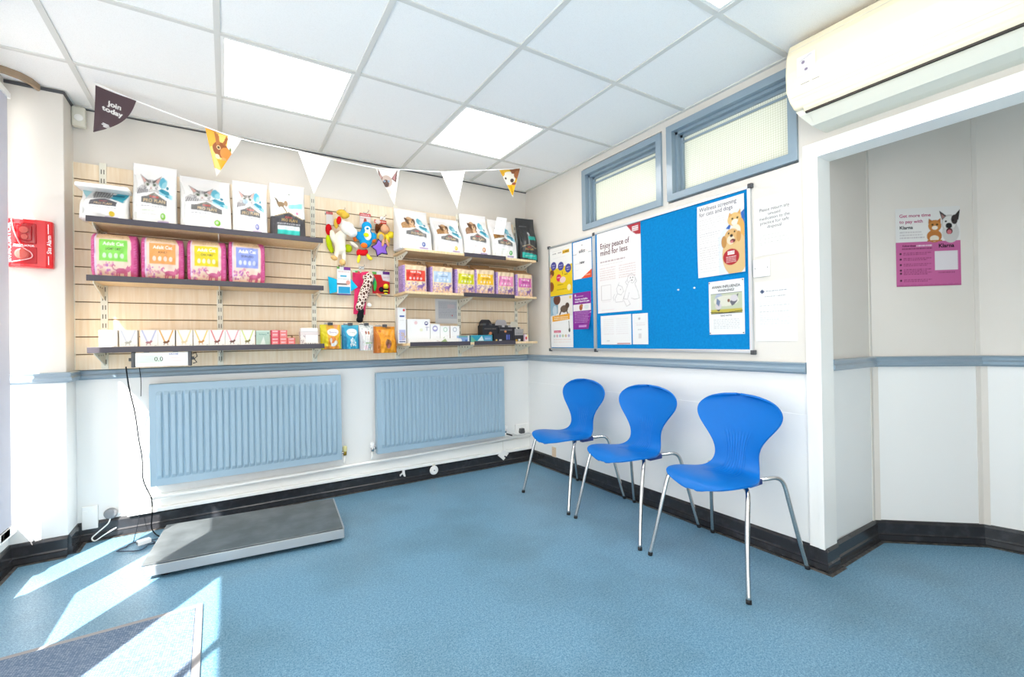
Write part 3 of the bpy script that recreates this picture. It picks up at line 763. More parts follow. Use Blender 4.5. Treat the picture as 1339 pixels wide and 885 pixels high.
kraft('kraft dog food bag with lime yellow panel', -.760, .175, .258, 'd6d414', '5a5a14', 33, R(4))
kraft('kraft dog food bag with amber yellow panel', -.580, .175, .270, 'f7c21c', '6a4a14', 34, R(-3))
kraft('kraft dog food bag with candy pink panel', -.390, .175, .262, 'f193c4', '7a2c5a', 35, R(1))
kraft('kraft dog food bag with magenta panel at the corner end', -.200, .165, .255, 'd968b8', '6a1c5a', 36, R(-1))

# ================================================================== LOWER LEFT SHELF
zt = zL[2]+.0005
def carton(name, lab, cat, grp, x, y, z, w, h, d, C, side, rz=0, extra=None, part='carton_body'):
    t = thing(name, lab, cat, (x, y, z), rz, grp)
    bag_mesh(w, h, d, C, side, 'carton').build(part, t)
    if extra: extra(t, w, h, d)
    return t
def vbox(lab, x, c, ac, seed):
    C = Canvas(34, 40, .8, 'faf9f7')
    C.line([(.10, .97), (.40, .32)], .06, c); C.line([(.90, .97), (.60, .32)], .06, c); C.line([(.16, .97), (.5, .24)], .02, c, .5); C.line([(.84, .97), (.5, .24)], .02, c, .5)
    C.ell(.46, .30, .16, .06, ac); C.ell(.62, .36, .07, .06, ac); C.line([(.38, .28), (.36, .16)], .035, ac); C.line([(.56, .28), (.58, .16)], .035, ac)
    C.scrib(.2, .7, .08, .02, 'c9a9a9', seed); C.ell(.88, .10, .05, .045, '8b8b90'); C.ell(.88, .10, .03, .027, 'ffffff')
    carton('treatment_carton', lab, 'carton', 'small white ribbon cartons on the low shelf', x, -.235, zt, .078, .098, .05, C.out(), L3('f1ece3'), R(random.uniform(-3, 3)))
for lab, x, c, ac, s in (('white carton with the faintest cream ribbon, first on the low left shelf', -2.896, 'f3efe6', 'efe9df', 1),
        ('white carton with pale grey ribbon, second on the low left shelf', -2.812, 'd9dbe6', 'b9b9b0', 2),
        ('white carton with lavender ribbon right of a shadowed gap', -2.724, 'bfc2e2', 'b07a80', 3),
        ('white carton with deep amber ribbon and brown dog mark', -2.645, 'e6a93a', '7a4a22', 4),
        ('white carton with very pale yellow ribbon between two amber ones', -2.563, 'f1e2a6', 'e9d9b0', 5),
        ('white carton with gold ribbon and tan cat mark', -2.482, 'f0cf6a', 'c9904a', 6),
        ('white carton with coral red ribbon and brown dog mark', -2.403, 'e2787c', '7a4038', 7),
        ('white carton with rose pink ribbon and brown dog mark', -2.326, 'efa8b0', '6e4c48', 8),
        ('white carton with lime green ribbon beside the mint carton', -2.246, 'd6de7a', '7a7440', 9)):
    vbox(lab, x, c, ac, s)
C = Canvas(34, 40, .8, 'b9d3c6'); C.rect(.0, .9, 1, 1, 'cfe2d8'); C.text('Urinary', .5, .70, .10, '5a8a80', .01, 'c', .6); C.poly([(.3, .1), (.55, .6), (.7, .1)], 'e6efe9'); C.scrib(.3, .75, .15, .03, '88aa9c', 3); C.ell(.88, .82, .04, .04, '4a6a62')
carton('treatment_carton', 'mint green carton between white ribbon cartons and red boxes', 'carton', None, -2.165, -.235, zt, .076, .095, .05, C.out(), L3('c4d8cc'))
for k, (x, z, lab) in enumerate(((-2.098, 0, 'small pink red box, bottom left of the stack beside mint carton'), (-2.052, 0, 'small pink red box, bottom middle of its stack'), (-2.006, 0, 'small pink red box at the right end of its row, nothing on it'),
                                 (-2.098, .0485, 'small pink red box, upper left of its stack, above another'), (-2.052, .0485, 'small pink red box, upper right of its stack'))):
    C = Canvas(24, 24, 1, 'e8566c' if k in (0, 3) else 'ef7a74'); C.rect(.12, .72, .88, .92, 'f6b3b6'); C.scrib(.18, .82, .78, .08, 'ffffff', k, .8); C.rect(.15, .12, .85, .6, 'f29a9c'); C.scrib(.2, .8, .35, .1, 'ffffff', k+5, .8); C.scrib(.2, .8, .18, .06, 'c94a58', k+7, .7)
    carton('medicine_box', lab, 'box', 'small pink red boxes on the low shelf', x, -.245, zt+z, .045, .048, .05, C.out(), L3('d94a5c'))
C = Canvas(20, 20, 1, 'e3c9a0'); carton('cardboard_box', 'plain tan cardboard box right of the pink red boxes', 'box', None, -1.955, -.17, zt, .075, .062, .09, C.out(), L3('d9bd92'))
C = Canvas(40, 40, 1.0, 'f4efec'); C.rect(0, .72, 1, 1, 'efe3e2'); C.specks(36, '9a7a80', .01, .025, (0, .1, .3, .75), 4); C.rect(.3, .12, 1, .72, 'fbfbfb'); C.scrib(.2, .95, .1, .06, '6a5a5a', 5, .9, .08); C.scrib(.3, .95, .02, .05, '8a6a6a', 6, .9, .1)
def lid(t, w, h, d):
    b = MB(); b.box(-w/2+.004, w/2-.002, -d/2-.002, d/2, h, h+.022, M['whiteplastic'], .004); b.build('lid', t)
carton('treat_tub', 'white treat tub with pale lid at right end of low left shelf', 'tub', None, -1.90, -.235, zt, .108, .088, .07, C.out(), L3('e9dcd8'), 0, lid)

# ================================================================== HANGING POUCHES
def hook(lab, x, z, y=-.16):
    t = thing('display_hook', lab, 'hook', (x, YS, z), 0, 'steel display hooks in the slatwall')
    b = MB(); b.box(-.02, .02, -.003, .001, -.012, .012, M['chrome'], .001); b.build('hook_plate', t)
    b = MB(); b.tube([(0, -.002, 0), (0, y-YS-.012, .002), (0, y-YS, .012)], .002, M['chrome'], 6); b.build('prong', t)
def pouch(lab, hl, x, y, zb, w, h, d, C, side, rz, seed):
    t = thing('treat_pouch', lab, 'pouch', (x, y, zb), rz, 'treat pouches hanging beside the low shelf')
    bag_mesh(w, h, d, C.out(), side, 'standup', seed).build('pouch_body', t)
    b = MB(); b.box(-.017, .017, -.004, .004, h-.004, h+.016, M['darkgrey'], .002); b.build('hang_tab', t)
    hook(hl, x, zb+h+.006, y)
C = Canvas(50, 64, .74, 'f3b62e'); C.poly([(0, 0), (.22, 0), (.3, 1), (0, 1)], 'f4e01e'); C.poly([(.6, 1), (.9, 1), (.8, .75)], 'f0a878'); C.rect(0, 0, 1, .12, 'ee9a34'); C.ell(.62, .68, .33, .15, 'fbf7f2'); C.text('Dreamy', .62, .65, .07, '7a6aa8', .02, 'c', .5); C.ell(.58, .32, .26, .18, 'f08a3a'); C.ell(.45, .36, .08, .09, 'fdf3e6'); C.ell(.78, .26, .12, .09, 'fdf3e6'); C.ell(.62, .18, .14, .07, 'ffffff'); C.line([(.45, .3), (.5, .14)], .04, 'ffffff')
pouch('yellow and orange treat pouch with white oval, leftmost hanging pouch', 'steel hook holding the yellow and orange treat pouch', -1.748, -.15, 1.058, .135, .168, .05, C, L3('efe21e'), R(4), 41)
C = Canvas(50, 64, .7, '2aa9cf'); C.rect(0, 0, .12, 1, '1c86b4'); C.ell(.58, .68, .36, .16, 'e9f3ee'); C.ell(.58, .68, .28, .11, 'fbfbf4'); C.text('Dreamy', .58, .655, .06, '5a8a9a', .02, 'c', .42); C.ell(.62, .30, .2, .14, '7fd0e6'); C.specks(30, 'f3fbfd', .012, .04, (.4, .1, .9, .42), 8); C.poly([(.5, .4), (.58, .5), (.66, .4)], 'e0eef0'); C.rect(0, .9, 1, 1, '4fb9d4')
pouch('turquoise blue treat pouch with white oval, second hanging pouch', 'steel hook holding the turquoise blue treat pouch', -1.615, -.15, 1.056, .118, .168, .05, C, L3('1a7fae'), R(2), 42)
C = Canvas(44, 64, .6, 'eef0ec'); C.specks(14, '6a8a94', .01, .02, (.1, .82, .95, .98), 3); C.specks(10, 'd9b6c9', .01, .02, (0, .2, .2, .8), 5); C.ell(.42, .70, .08, .07, 'a8604a'); C.ell(.64, .69, .08, .07, 'b86a3e'); C.scrib(.3, .9, .52, .03, 'b98aa0', 3); C.scrib(.3, .9, .44, .02, 'c9b0c0', 4); C.rect(.25, .28, 1, .31, '8ac06a'); C.ell(.72, .17, .13, .08, '8fc6d8'); C.ell(.72, .17, .07, .045, 'eaf5f8'); C.rect(.1, .05, .5, .2, 'f6dfe6')
pouch('white treat pouch with green line, between the turquoise and orange pouches', 'steel hook holding the white treat pouch', -1.503, -.15, 1.042, .102, .182, .05, C, L3('dcd9dc'), R(2), 43)
C = Canvas(56, 66, .8, 'f2a21c'); C.rect(0, .88, 1, 1, 'e8920f'); C.rect(0, 0, .1, 1, 'c9700f'); C.specks(50, 'dd8a10', .008, .02, (.1, .3, .95, .85), 6); C.text('Choosy', .55, .60, .09, 'd07812', .02, 'c', .6); C.ell(.57, .36, .2, .15, '9a6238'); C.ell(.57, .26, .13, .09, 'b06a6a'); C.specks(20, '7a4a24', .015, .03, (.4, .3, .74, .5), 7); C.ell(.25, .82, .07, .05, 'd9701a'); C.rect(.55, .93, .8, .96, '5a4520')
pouch('large orange treat pouch hanging lowest at the right end', 'steel hook holding the large orange treat pouch', -1.385, -.20, 1.022, .16, .19, .075, C, L3('c06a10'), R(6), 44)

# ================================================================== SOFT TOYS
def fab(n, c, b=.5): return mat('plush_'+n, c, .95, spec=.1, bump=(180, b, .004))
F = {n: fab(n, c) for n, c in dict(cream='f1ead8', white='f6f3ec', yellow='f2dc3c', gold='e6bd4a', red='d01c24', lime='c3d61c', blue='1f9bd6', navy='1c1c3a', orange='e8742a', brown='6e3c22', purple='8a62c8', skin='d9a27c', grey='a8a29c', pink='e01e64', tan='e0b878', cyan='22b4dc', black='1f2024', green='3fae4a').items()}
def TX(cx): return -1.747+(420+cx/8.85-428)*.00527
def TZ(cy, x, row=0): return 2.05-((260 if row == 0 else 340)+cy/8.85-275)*.0055+.06*(x+1.64)
k_ = 8.85
def blob(name, parent, parts, m, vox=.007, row=0):
    """one continuous stuffed shape: overlapping ellipsoids fused and smoothed. parts: (cx, cy, y, rx, rz, ry, rotdeg) in toy drawing units"""
    b = MB()
    for (cx, cy, y, rx, rz, ry, rot) in parts:
        x = TX(cx); z = TZ(cy, x, row)
        b.ell((x, y, z), (rx, ry, rz), m, Matrix.Rotation(R(rot), 3, 'Y'), 14)
    o = b.build(name, parent)
    if len(parts) > 1:
        md = o.modifiers.new('fuse', 'REMESH'); md.mode = 'VOXEL'; md.voxel_size = vox; md.use_smooth_shade = True
        sm = o.modifiers.new('soft', 'SMOOTH'); sm.factor = .5; sm.iterations = 3
    o.matrix_parent_inverse = parent.matrix_world.inverted() if False else Matrix.Translation(-Vector(parent.location))
    return o
def reparent(o, t): o.matrix_parent_inverse = Matrix.Translation(-Vector(t.location)); return o
def header(t, x0, x1, z0, z1, y, C, name='header_card'):
    b = MB(); b.grid(lambda u, v: (x0+(x1-x0)*u, y, z0+(z1-z0)*v), C.W, C.H, M['card'], C.out()); b.box(x0, x1, y+.0006, y+.002, z0, z1, M['card'], col=L3('e8e4e0'))
    return reparent(b.build(name, t), t)
GT = 'pet toys hanging on the slatwall'
Y0 = -.085
# white dog with long shaggy body
t = thing('plush_toy', 'white shaggy plush dog toy with red ear and cream feet', 'pet toy', (-1.64, Y0, 1.70), 0, GT)
blob('body', t, [(210, 500, Y0, .042, .075, .035, 0), (215, 580, Y0, .040, .04, .032, 0), (230, 430, Y0, .038, .04, .03, 0), (170, 640, Y0, .016, .045, .016, 8), (255, 660, Y0, .016, .05, .016, -4), (370, 530, Y0-.01, .040, .014, .016, 35), (130, 440, Y0, .02, .05, .018, -10)], F['cream'])
blob('head', t, [(290, 350, Y0-.03, .05, .048, .04, 0), (340, 400, Y0-.045, .036, .036, .034, 0), (235, 300, Y0-.02, .03, .03, .03, 0)], F['white'])
blob('ear', t, [(185, 275, Y0-.055, .016, .030, .012, 10)], F['red'])
blob('hat', t, [(225, 170, Y0-.02, .035, .022, .03, -8), (270, 205, Y0-.02, .034, .02, .03, -20), (165, 300, Y0-.02, .016, .04, .02, 0)], F['gold'])
blob('paw', t, [(140, 690, Y0-.01, .024, .016, .02, 20)], F['tan']); blob('paw', t, [(235, 740, Y0-.01, .022, .024, .02, -15)], F['tan'])
hook('steel hook holding the white shaggy dog toy', -1.63, 2.055, -.10)
# red and lime toy behind
t = thing('plush_toy', 'red and lime toy on white card half hidden behind the white dog toy', 'pet toy', (-1.73, -.045, 1.70), 0, GT)
C = Canvas(20, 36, .5, 'f6f3f2'); C.rect(0, .8, 1, 1, 'd8343c'); C.scrib(.1, .9, .86, .06, 'ffffff', 2)
header(t, TX(70), TX(145), TZ(300, -1.72), TZ(150, -1.72), -.05, C)
blob('body', t, [(98, 350, -.045, .022, .042, .016, 0)], F['red']); blob('wing', t, [(100, 500, -.045, .022, .06, .014, -8), (120, 570, -.045, .02, .035, .014, -20)], F['lime']); blob('wing', t, [(320, 560, -.045, .03, .03, .014, 0)], F['lime'])
hook('steel hook holding the red and lime toy card', -1.731, 2.03, -.06)
# blue bird
t = thing('plush_toy', 'blue and white plush bird toy with orange and yellow legs', 'pet toy', (-1.475, Y0, 1.70), 0, GT)
C = Canvas(36, 36, .9, 'f4e6e4'); C.rect(0, .78, 1, 1, 'd8343c'); C.scrib(.1, .9, .84, .08, 'ffffff', 3, .8); C.ell(.5, .35, .15, .3, 'c04a3a'); C.scrib(.1, .9, .6, .06, 'c98a8a', 4)
header(t, TX(462), TX(596), TZ(300, -1.47), TZ(138, -1.47), -.05, C)
blob('body', t, [(520, 400, Y0, .045, .055, .03, 0), (515, 490, Y0, .045, .045, .03, 0), (430, 420, Y0, .026, .032, .02, -20), (605, 425, Y0, .026, .034, .02, 20), (525, 310, Y0-.015, .038, .036, .03, 0)], F['blue'])
blob('belly', t, [(525, 345, Y0-.036, .024, .022, .014, 0), (530, 420, Y0-.026, .028, .04, .016, 0)], F['white'])
blob('beak', t, [(517, 348, Y0-.054, .01, .008, .01, 0)], F['blue'])
blob('patch', t, [(505, 420, Y0-.042, .02, .016, .006, 0)], F['lime']); blob('patch', t, [(485, 540, Y0-.026, .024, .02, .012, 0)], F['orange'])
blob('wing_tip', t, [(615, 470, Y0, .016, .016, .016, 0)], F['orange']); blob('wing_tip', t, [(395, 440, Y0+.01, .018, .03, .014, 0)], F['orange'])
blob('shorts', t, [(430, 615, Y0, .018, .028, .018, 15), (480, 620, Y0, .03, .024, .018, 0), (520, 605, Y0, .016, .02, .016, 0)], F['red'])
blob('leg', t, [(425, 695, Y0-.01, .012, .032, .014, 10)], F['yellow']); blob('leg', t, [(545, 670, Y0-.01, .014, .028, .014, -25), (570, 690, Y0-.012, .016, .012, .014, 0)], F['yellow'])
hook('steel hook holding the blue bird toy', -1.463, 2.06, -.10)
# girl with purple star
t = thing('plush_toy', 'plush monkey toy holding a purple star below a red and white card', 'pet toy', (-1.35, Y0, 1.74), 0, GT)
C = Canvas(36, 20, 1.8, 'f3ede9'); C.rect(.0, .35, 1, .95, 'dd4a30'); C.ell(.3, .65, .22, .3, 'f6e6e2'); C.scrib(.5, .95, .6, .15, 'ffffff', 3, .8); C.rect(0, 0, 1, .3, 'c9b8a0')
header(t, TX(640), TX(795), TZ(275, -1.34), TZ(205, -1.34), -.05, C)
blob('head', t, [(745, 330, Y0-.02, .034, .034, .028, 0), (770, 340, Y0-.035, .02, .02, .018, 0)], F['skin'])
blob('hair', t, [(705, 300, Y0-.005, .026, .024, .024, 0), (668, 312, -.06, .016, .04, .016, 0)], F['brown'])
blob('body', t, [(710, 420, Y0, .035, .04, .024, 0), (688, 412, Y0, .012, .03, .014, 30)], F['gold'])
blob('belly', t, [(700, 440, Y0-.02, .018, .03, .012, 0)], F['grey'])
blob('ball', t, [(822, 397, Y0-.02, .026, .026, .022, 0)], F['yellow']); blob('arm', t, [(780, 440, Y0-.02, .014, .034, .014, -20)], F['yellow'])
star = []
cx, cz = TX(672), TZ(575, -1.35)
for q in range(10):
    a = PI/2+q*PI/5+.25; r_ = (.062 if q % 2 == 0 else .037)
    star.append((cx+r_*math.cos(a), cz+r_*math.sin(a)))
b = MB(); b.prism(star, Y0-.058, Y0-.042, F['purple']); o = reparent(b.build('star', t, recalc=True), t); md = o.modifiers.new('r', 'BEVEL'); md.width = .006; md.segments = 3
star2 = [((x-cx)*1.13+cx, (z-cz)*1.13+cz) for x, z in star]
b = MB(); b.prism(star2, Y0-.0515, Y0-.048, F['navy']); o = reparent(b.build('star_border', t, recalc=True), t)
blob('leg', t, [(700, 510, Y0-.062, .01, .03, .012, 10)], F['skin']); blob('leg', t, [(755, 510, Y0-.062, .01, .03, .012, -20)], F['skin'])
hook('steel hook holding the monkey toy with purple star', -1.335, 2.045, -.10)
# row two
t = thing('pet_toy', 'turquoise folded bandana on a white hanging card, left of the giraffe toy', 'pet toy', (-1.65, -.06, 1.43), 0, GT)
xa, xb = TX(78), TX(420); zz = lambda q: TZ(q, -1.65, 1)
b = MB(); b.prism([(xa, zz(195)), (xa+.01, zz(390)), (TX(180), zz(365)), (TX(330), zz(360)), (xb, zz(300)), (TX(335), zz(205)), (TX(180), zz(225))], -.066, -.058, F['cyan']); reparent(b.build('bandana', t, recalc=True), t)
C = Canvas(40, 60, .6, 'fbfbfa'); C.rect(.5, .88, 1, 1, '8a3a9a'); C.rect(0, .92, .2, 1, '6aae4a'); C.scrib(.1, .9, .8, .04, 'd98a8a', 1); C.rect(.25, .64, .7, .70, '3ab0d8'); C.rect(0, .36, .75, .42, '7a6a6a'); C.ell(.8, .45, .15, .08, 'eaa89a'); C.rect(.1, .06, .95, .30, '22a8dc'); C.scrib(.1, .9, .55, .03, '9a9aa0', 4); C.rect(0, 0, 1, .05, '5a3a8a')
header(t, TX(178), TX(335), zz(400), zz(75), -.069, C)
hook('steel hook holding the turquoise bandana card', -1.645, 1.652, -.10)
t = thing('plush_toy', 'long spotted giraffe plush toy with black tail end on pink card', 'pet toy', (-1.505, -.08, 1.24), 0, GT)
zz = lambda q: TZ(q, -1.5, 1)
C = Canvas(30, 60, .4, 'e01e5e'); C.rect(0, .85, 1, 1, 'cfe6c8'); C.ell(.6, .86, .25, .08, 'e8405a'); C.rect(.0, .6, .3, .85, 'd0145a'); C.rect(.3, .86, .6, .93, '3fae4a')
b = MB(); b.prism([(TX(370), zz(630)), (TX(510), zz(640)), (TX(560), zz(120)), (TX(400), zz(140))], -.052, -.048, mat('pink_card', 'e01e64', .5)); reparent(b.build('backing_card', t, recalc=True), t)
header(t, TX(365), TX(470), zz(330), zz(110), -.054, C)
gm = bpy.data.materials.new('plush_giraffe'); gm.use_nodes = True
nt = gm.node_tree; bs = nt.nodes['Principled BSDF']; bs.inputs['Roughness'].default_value = .95
tc = nt.nodes.new('ShaderNodeTexCoord'); vo = nt.nodes.new('ShaderNodeTexVoronoi'); vo.feature = 'DISTANCE_TO_EDGE'; vo.inputs['Scale'].default_value = 48
nt.links.new(tc.outputs['Object'], vo.inputs['Vector']); rp = nt.nodes.new('ShaderNodeValToRGB')
rp.color_ramp.interpolation = 'CONSTANT'; rp.color_ramp.elements[0].color = lin('f0d9cc')+(1,); rp.color_ramp.elements[1].position = .12; rp.color_ramp.elements[1].color = lin('5a3a30')+(1,)
nt.links.new(vo.outputs['Distance'], rp.inputs['Fac']); nt.links.new(rp.outputs['Color'], bs.inputs['Base Color'])
blob('body', t, [(560-13*q, 190+36*q, -.085, .034-.0005*q+(.006 if 3 < q < 8 else 0), .03, .026, 10) for q in range(11)]+[(500, 200, -.085, .02, .02, .02, 0)], gm, .006, 1)
blob('tail', t, [(450, 600, -.085, .022, .03, .02, 0), (440, 650, -.085, .026, .03, .02, 5), (430, 700, -.085, .026, .022, .02, 0)], F['black'], .006, 1)
blob('label_tab', t, [(555, 525, -.07, .018, .014, .003, 20)], F['white'], .006, 1)
hook('steel hook holding the giraffe toy', -1.50, 1.655, -.10)
t = thing('pet_toy', 'red toy card with a striped bee toy, beside the slotted upright', 'pet toy', (-1.355, -.06, 1.42), 0, GT)
zz = lambda q: TZ(q, -1.35, 1)
C = Canvas(40, 44, .9, 'd8121e'); C.rect(0, .84, 1, 1, 'f3eeee'); C.rect(.6, .86, 1, 1, '6a2a8a'); C.rect(0, .84, .25, .95, '6ab44a'); C.poly([(.5, .84), (1, .84), (1, .55), (.6, .6)], 'f6eef0'); C.scrib(.62, .95, .7, .05, 'd94a7a', 3); C.ell(.12, .5, .1, .2, '3f9a8a'); C.rect(.0, .1, .22, .3, 'b81828')
header(t, TX(600), TX(820), zz(395), zz(125), -.062, C)
blob('bee', t, [(760, 310, -.085, .02, .02, .018, 0)], F['yellow'], row=1)
for q in range(4): blob('bee_band', t, [(757, 350+16*q, -.085, .022-.003*q, .007, .018, 0)], F['black'] if q % 2 == 0 else F['yellow'], row=1)
blob('bee_wing', t, [(705, 345, -.075, .018, .02, .008, 0)], F['black'], row=1)
blob('crab', t, [(660, 410, -.08, .022, .012, .012, 25), (690, 430, -.08, .012, .012, .01, 0)], F['skin'], row=1); blob('frog', t, [(625, 300, -.08, .012, .04, .012, 5)], F['green'], row=1)
hook('steel hook holding the red bee toy card', -1.345, 1.635, -.10)

# ================================================================== LOWER RIGHT SHELF
def plain(c, *stuff, W=36, H=36, asp=1.0):
    C = Canvas(W, H, asp, c)
    for f in stuff: f(C)
    return C.out()
GW = 'plain white cartons on the low right shelf'
carton('white_carton', 'tall narrow white carton with blue print beside the orange pouch', 'carton', GW, -1.264, -.20, zt+.001, .06, .26, .05,
       plain('fafafa', lambda C: (C.ell(.75, .93, .14, .035, 'd8404a'), C.rect(.2, .74, .8, .78, '3f57a8'), C.scrib(.2, .8, .64, .012, 'aaaaaa', 1), C.rect(.1, .08, .9, .38, 'b9bce6'), C.specks(12, 'e0b64a', .01, .02, (.1, .1, .9, .3), 3), C.rect(.1, .03, .9, .06, '24408c')), W=20, H=80, asp=.23), L3('f0f0f2'))
carton('white_carton', 'large white carton with pink dot and navy round logo', 'carton', GW, -1.140, -.205, zt, .175, .178, .07,
       plain('fbfaf9', lambda C: (C.ell(.36, .84, .07, .07, 'f3cdd0'), C.ell(.83, .82, .085, .085, '4a4a8c'), C.ell(.83, .83, .05, .03, 'ffffff'), C.line([(.85, .68), (.86, .52)], .03, '9a98b8'), C.line([(.8, .66), (.95, .66)], .03, '9a98b8'), C.ell(.6, .55, .07, .06, 'eef0cf')), W=50, H=50), L3('f1efec'))
carton('white_carton', 'white carton with lilac round logo beside the large carton', 'carton', GW, -1.012, -.205, zt, .078, .143, .07,
       plain('fbfaf9', lambda C: (C.ell(.5, .75, .28, .16, 'a6a3cf'), C.ell(.5, .76, .18, .07, 'ffffff'), C.scrib(.6, .95, .3, .02, 'ccbbcc', 3)), W=30, H=50, asp=.54), L3('f1efec'))
carton('white_carton', 'white carton with green ring logo on the low right shelf', 'carton', GW, -.932, -.205, zt, .078, .128, .07,
       plain('fbfaf9', lambda C: (C.ell(.55, .78, .22, .14, 'a6d6b6'), C.ell(.55, .78, .15, .1, 'fbfaf9'), C.scrib(.6, .9, .4, .02, 'dca8a8', 3), C.poly([(.0, .05), (.5, .4), (.3, .05)], 'a9c48a')), W=30, H=50, asp=.6), L3('f1efec'))
carton('white_carton', 'white carton with grey ring logo in front of the taped notice', 'carton', GW, -.848, -.205, zt, .078, .128, .07,
       plain('fbfaf9', lambda C: (C.ell(.5, .78, .22, .14, 'a9b4c4'), C.ell(.5, .78, .15, .1, 'fbfaf9'), C.scrib(.1, .4, .35, .02, 'dca8a8', 3), C.line([(.1, .02), (.9, .02)], .02, 'cfc6c0')), W=30, H=50, asp=.6), L3('e6d6d2'))
carton('white_carton', 'low wide white carton lying in front of the white cartons', 'carton', GW, -1.035, -.262, zt, .40, .033, .035,
       plain('fbfaf8', lambda C: (C.poly([(.6, 0), (.78, 0), (.72, .9)], 'a8bf8a'), C.scrib(.15, .5, .4, .1, 'e6d8d0', 3), C.line([(.55, .5), (.62, .2)], .1, 'c9a8a8')), W=90, H=12, asp=12), L3('f4f2ee'))
carton('tissue_pack', 'small blue and white pack at the middle bracket of the low shelf', 'packet', None, -.785, -.245, zt, .095, .052, .05,
       plain('7fa3d6', lambda C: (C.rect(.0, .75, 1, 1, '6fa8a4'), C.ell(.1, .3, .2, .3, 'eef2f6'), C.rect(.85, 0, 1, 1, 'dfe6ea'), C.rect(.6, .1, .8, .4, '4a6ab4')), W=40, H=24, asp=1.8), L3('9ab4d6'))
# paper sheet pinned on the slats
C = Canvas(50, 54, 1.0, 'f0f1f3'); C.rect(.13, .2, .9, .92, 'd6dae2')
for q in range(15): C.scrib(.15, .88, .22+.045*q, .015, '9aa2b0', q, .8)
C.specks(3, 'd84a4a', .012, .02, (.55, .2, .75, .35), 5); C.rect(.5, .62, .8, .78, 'ecd2da', .5)
b = MB(); b.grid(lambda u, v: (-.92+.213*u, YS-.003-.002*math.sin(3*u), 1.245+.20*v), 50, 54, M['paper'], C.out()); tag(b.build('paper_notice'), 'grey printed price sheet fixed to the slatwall above white cartons', 'notice')
carton('leaflet_tray', 'teal blue leaflet box lying in front of the black display box', 'box', None, -.632, -.262, zt, .195, .055, .035,
       plain('2f9cb4', lambda C: (C.poly([(0, 0), (.3, 0), (0, .9)], '6ab49a'), C.poly([(.3, .2), (.5, .9), (.6, .2)], 'dff0f4'), C.rect(.62, .2, .95, .8, '6aa8d6'), C.scrib(.65, .92, .4, .15, 'e8f3fa', 2)), W=60, H=20, asp=3.4), L3('3a8a9c'))
def display(lab, x, w, hb, ht, body, head, stuff, d=.09, y=-.19):
    t = thing('display_box', lab, 'display box', (x, y, zt), 0, 'counter display boxes on the low right shelf')
    bag_mesh(w, hb, d, stuff, L3(body), 'carton').build('tray', t)
    b = MB(); n = 10
    pts = [(-w/2+.002, hb-.01), (w/2-.002, hb-.01)]+[(w*.42*math.cos(a*PI/n), hb+.01+(ht-hb-.01)*min(1, 1.25*math.sin(a*PI/n))) for a in range(n+1)]
    b.prism(pts, d/2-.006, d/2-.002, head); b.build('header_flap', t, recalc=True)
    b = MB()
    for q in range(4): b.box(-w/2+.012+q*(w-.024)/4, -w/2+.006+(q+1)*(w-.024)/4, -d/2+.012, d/2-.01, .02, hb+.016, head if q % 2 else M['darkgrey'], .002)
    b.build('sachet_row', t)
blk = mat('black_card', '2b2b30', .5); gry = mat('grey_card', 'b4b0b4', .5); pal = mat('pale_card', 'd9d4c6', .5)
display('black display box with black header, tallest on the low right shelf', -.527, .14, .135, .185, '232327', blk, plain('2b2b30', lambda C: (C.scrib(.1, .9, .75, .08, '8a8078', 3), C.poly([(.35, .35), (.5, .6), (.65, .35)], 'a8a08a'), C.rect(.32, .3, .68, .45, '8f8a6a'), C.ell(.5, .52, .1, .08, 'd98a5a')), W=40, H=40))
display('black display box with rounded grey header, right of the black headed one', -.377, .145, .12, .185, '26262b', gry, plain('2b2b30', lambda C: (C.rect(.35, .35, .7, .55, 'b8a2c8'), C.scrib(.1, .9, .75, .1, '9a98a0', 3), C.ell(.45, .7, .08, .07, 'e0905a')), W=40, H=36, asp=1.2))
display('small grey display box with pointed pale header near the corner', -.25, .09, .105, .17, '5a5a5e', pal, plain('a8a6a6', lambda C: (C.rect(0, 0, 1, .5, '33333a'), C.scrib(.1, .9, .6, .1, '6a6a70', 3), C.ell(.2, .1, .12, .08, 'e0b64a'), C.rect(.4, .05, .65, .2, 'f3f3f3')), W=30, H=34))
carton('black_carton', 'low black carton with blue stripes in front of the grey headed display', 'carton', None, -.44, -.262, zt, .165, .066, .035,
       plain('2a2b33', lambda C: (C.rect(.72, .25, .80, .85, '6a7ad0'), C.rect(.84, .25, .92, .85, '5a6ac4'), C.ell(.15, .2, .05, .12, 'e6c46a'), C.rect(.3, .08, .45, .3, 'd9d9d9')), W=50, H=22, asp=2.5), L3('1f2026'))
carton('sample_box', 'tiny white box with red mark at the corner end of low shelf', 'box', None, -.172, -.20, zt, .05, .06, .05,
       plain('f6e8ea', lambda C: (C.rect(0, 0, .25, 1, 'c9a8d6'), C.ell(.55, .45, .2, .22, 'd84a5a'), C.rect(.7, .5, 1, 1, 'fbeeb0')), W=24, H=24), L3('f0ecdc'))

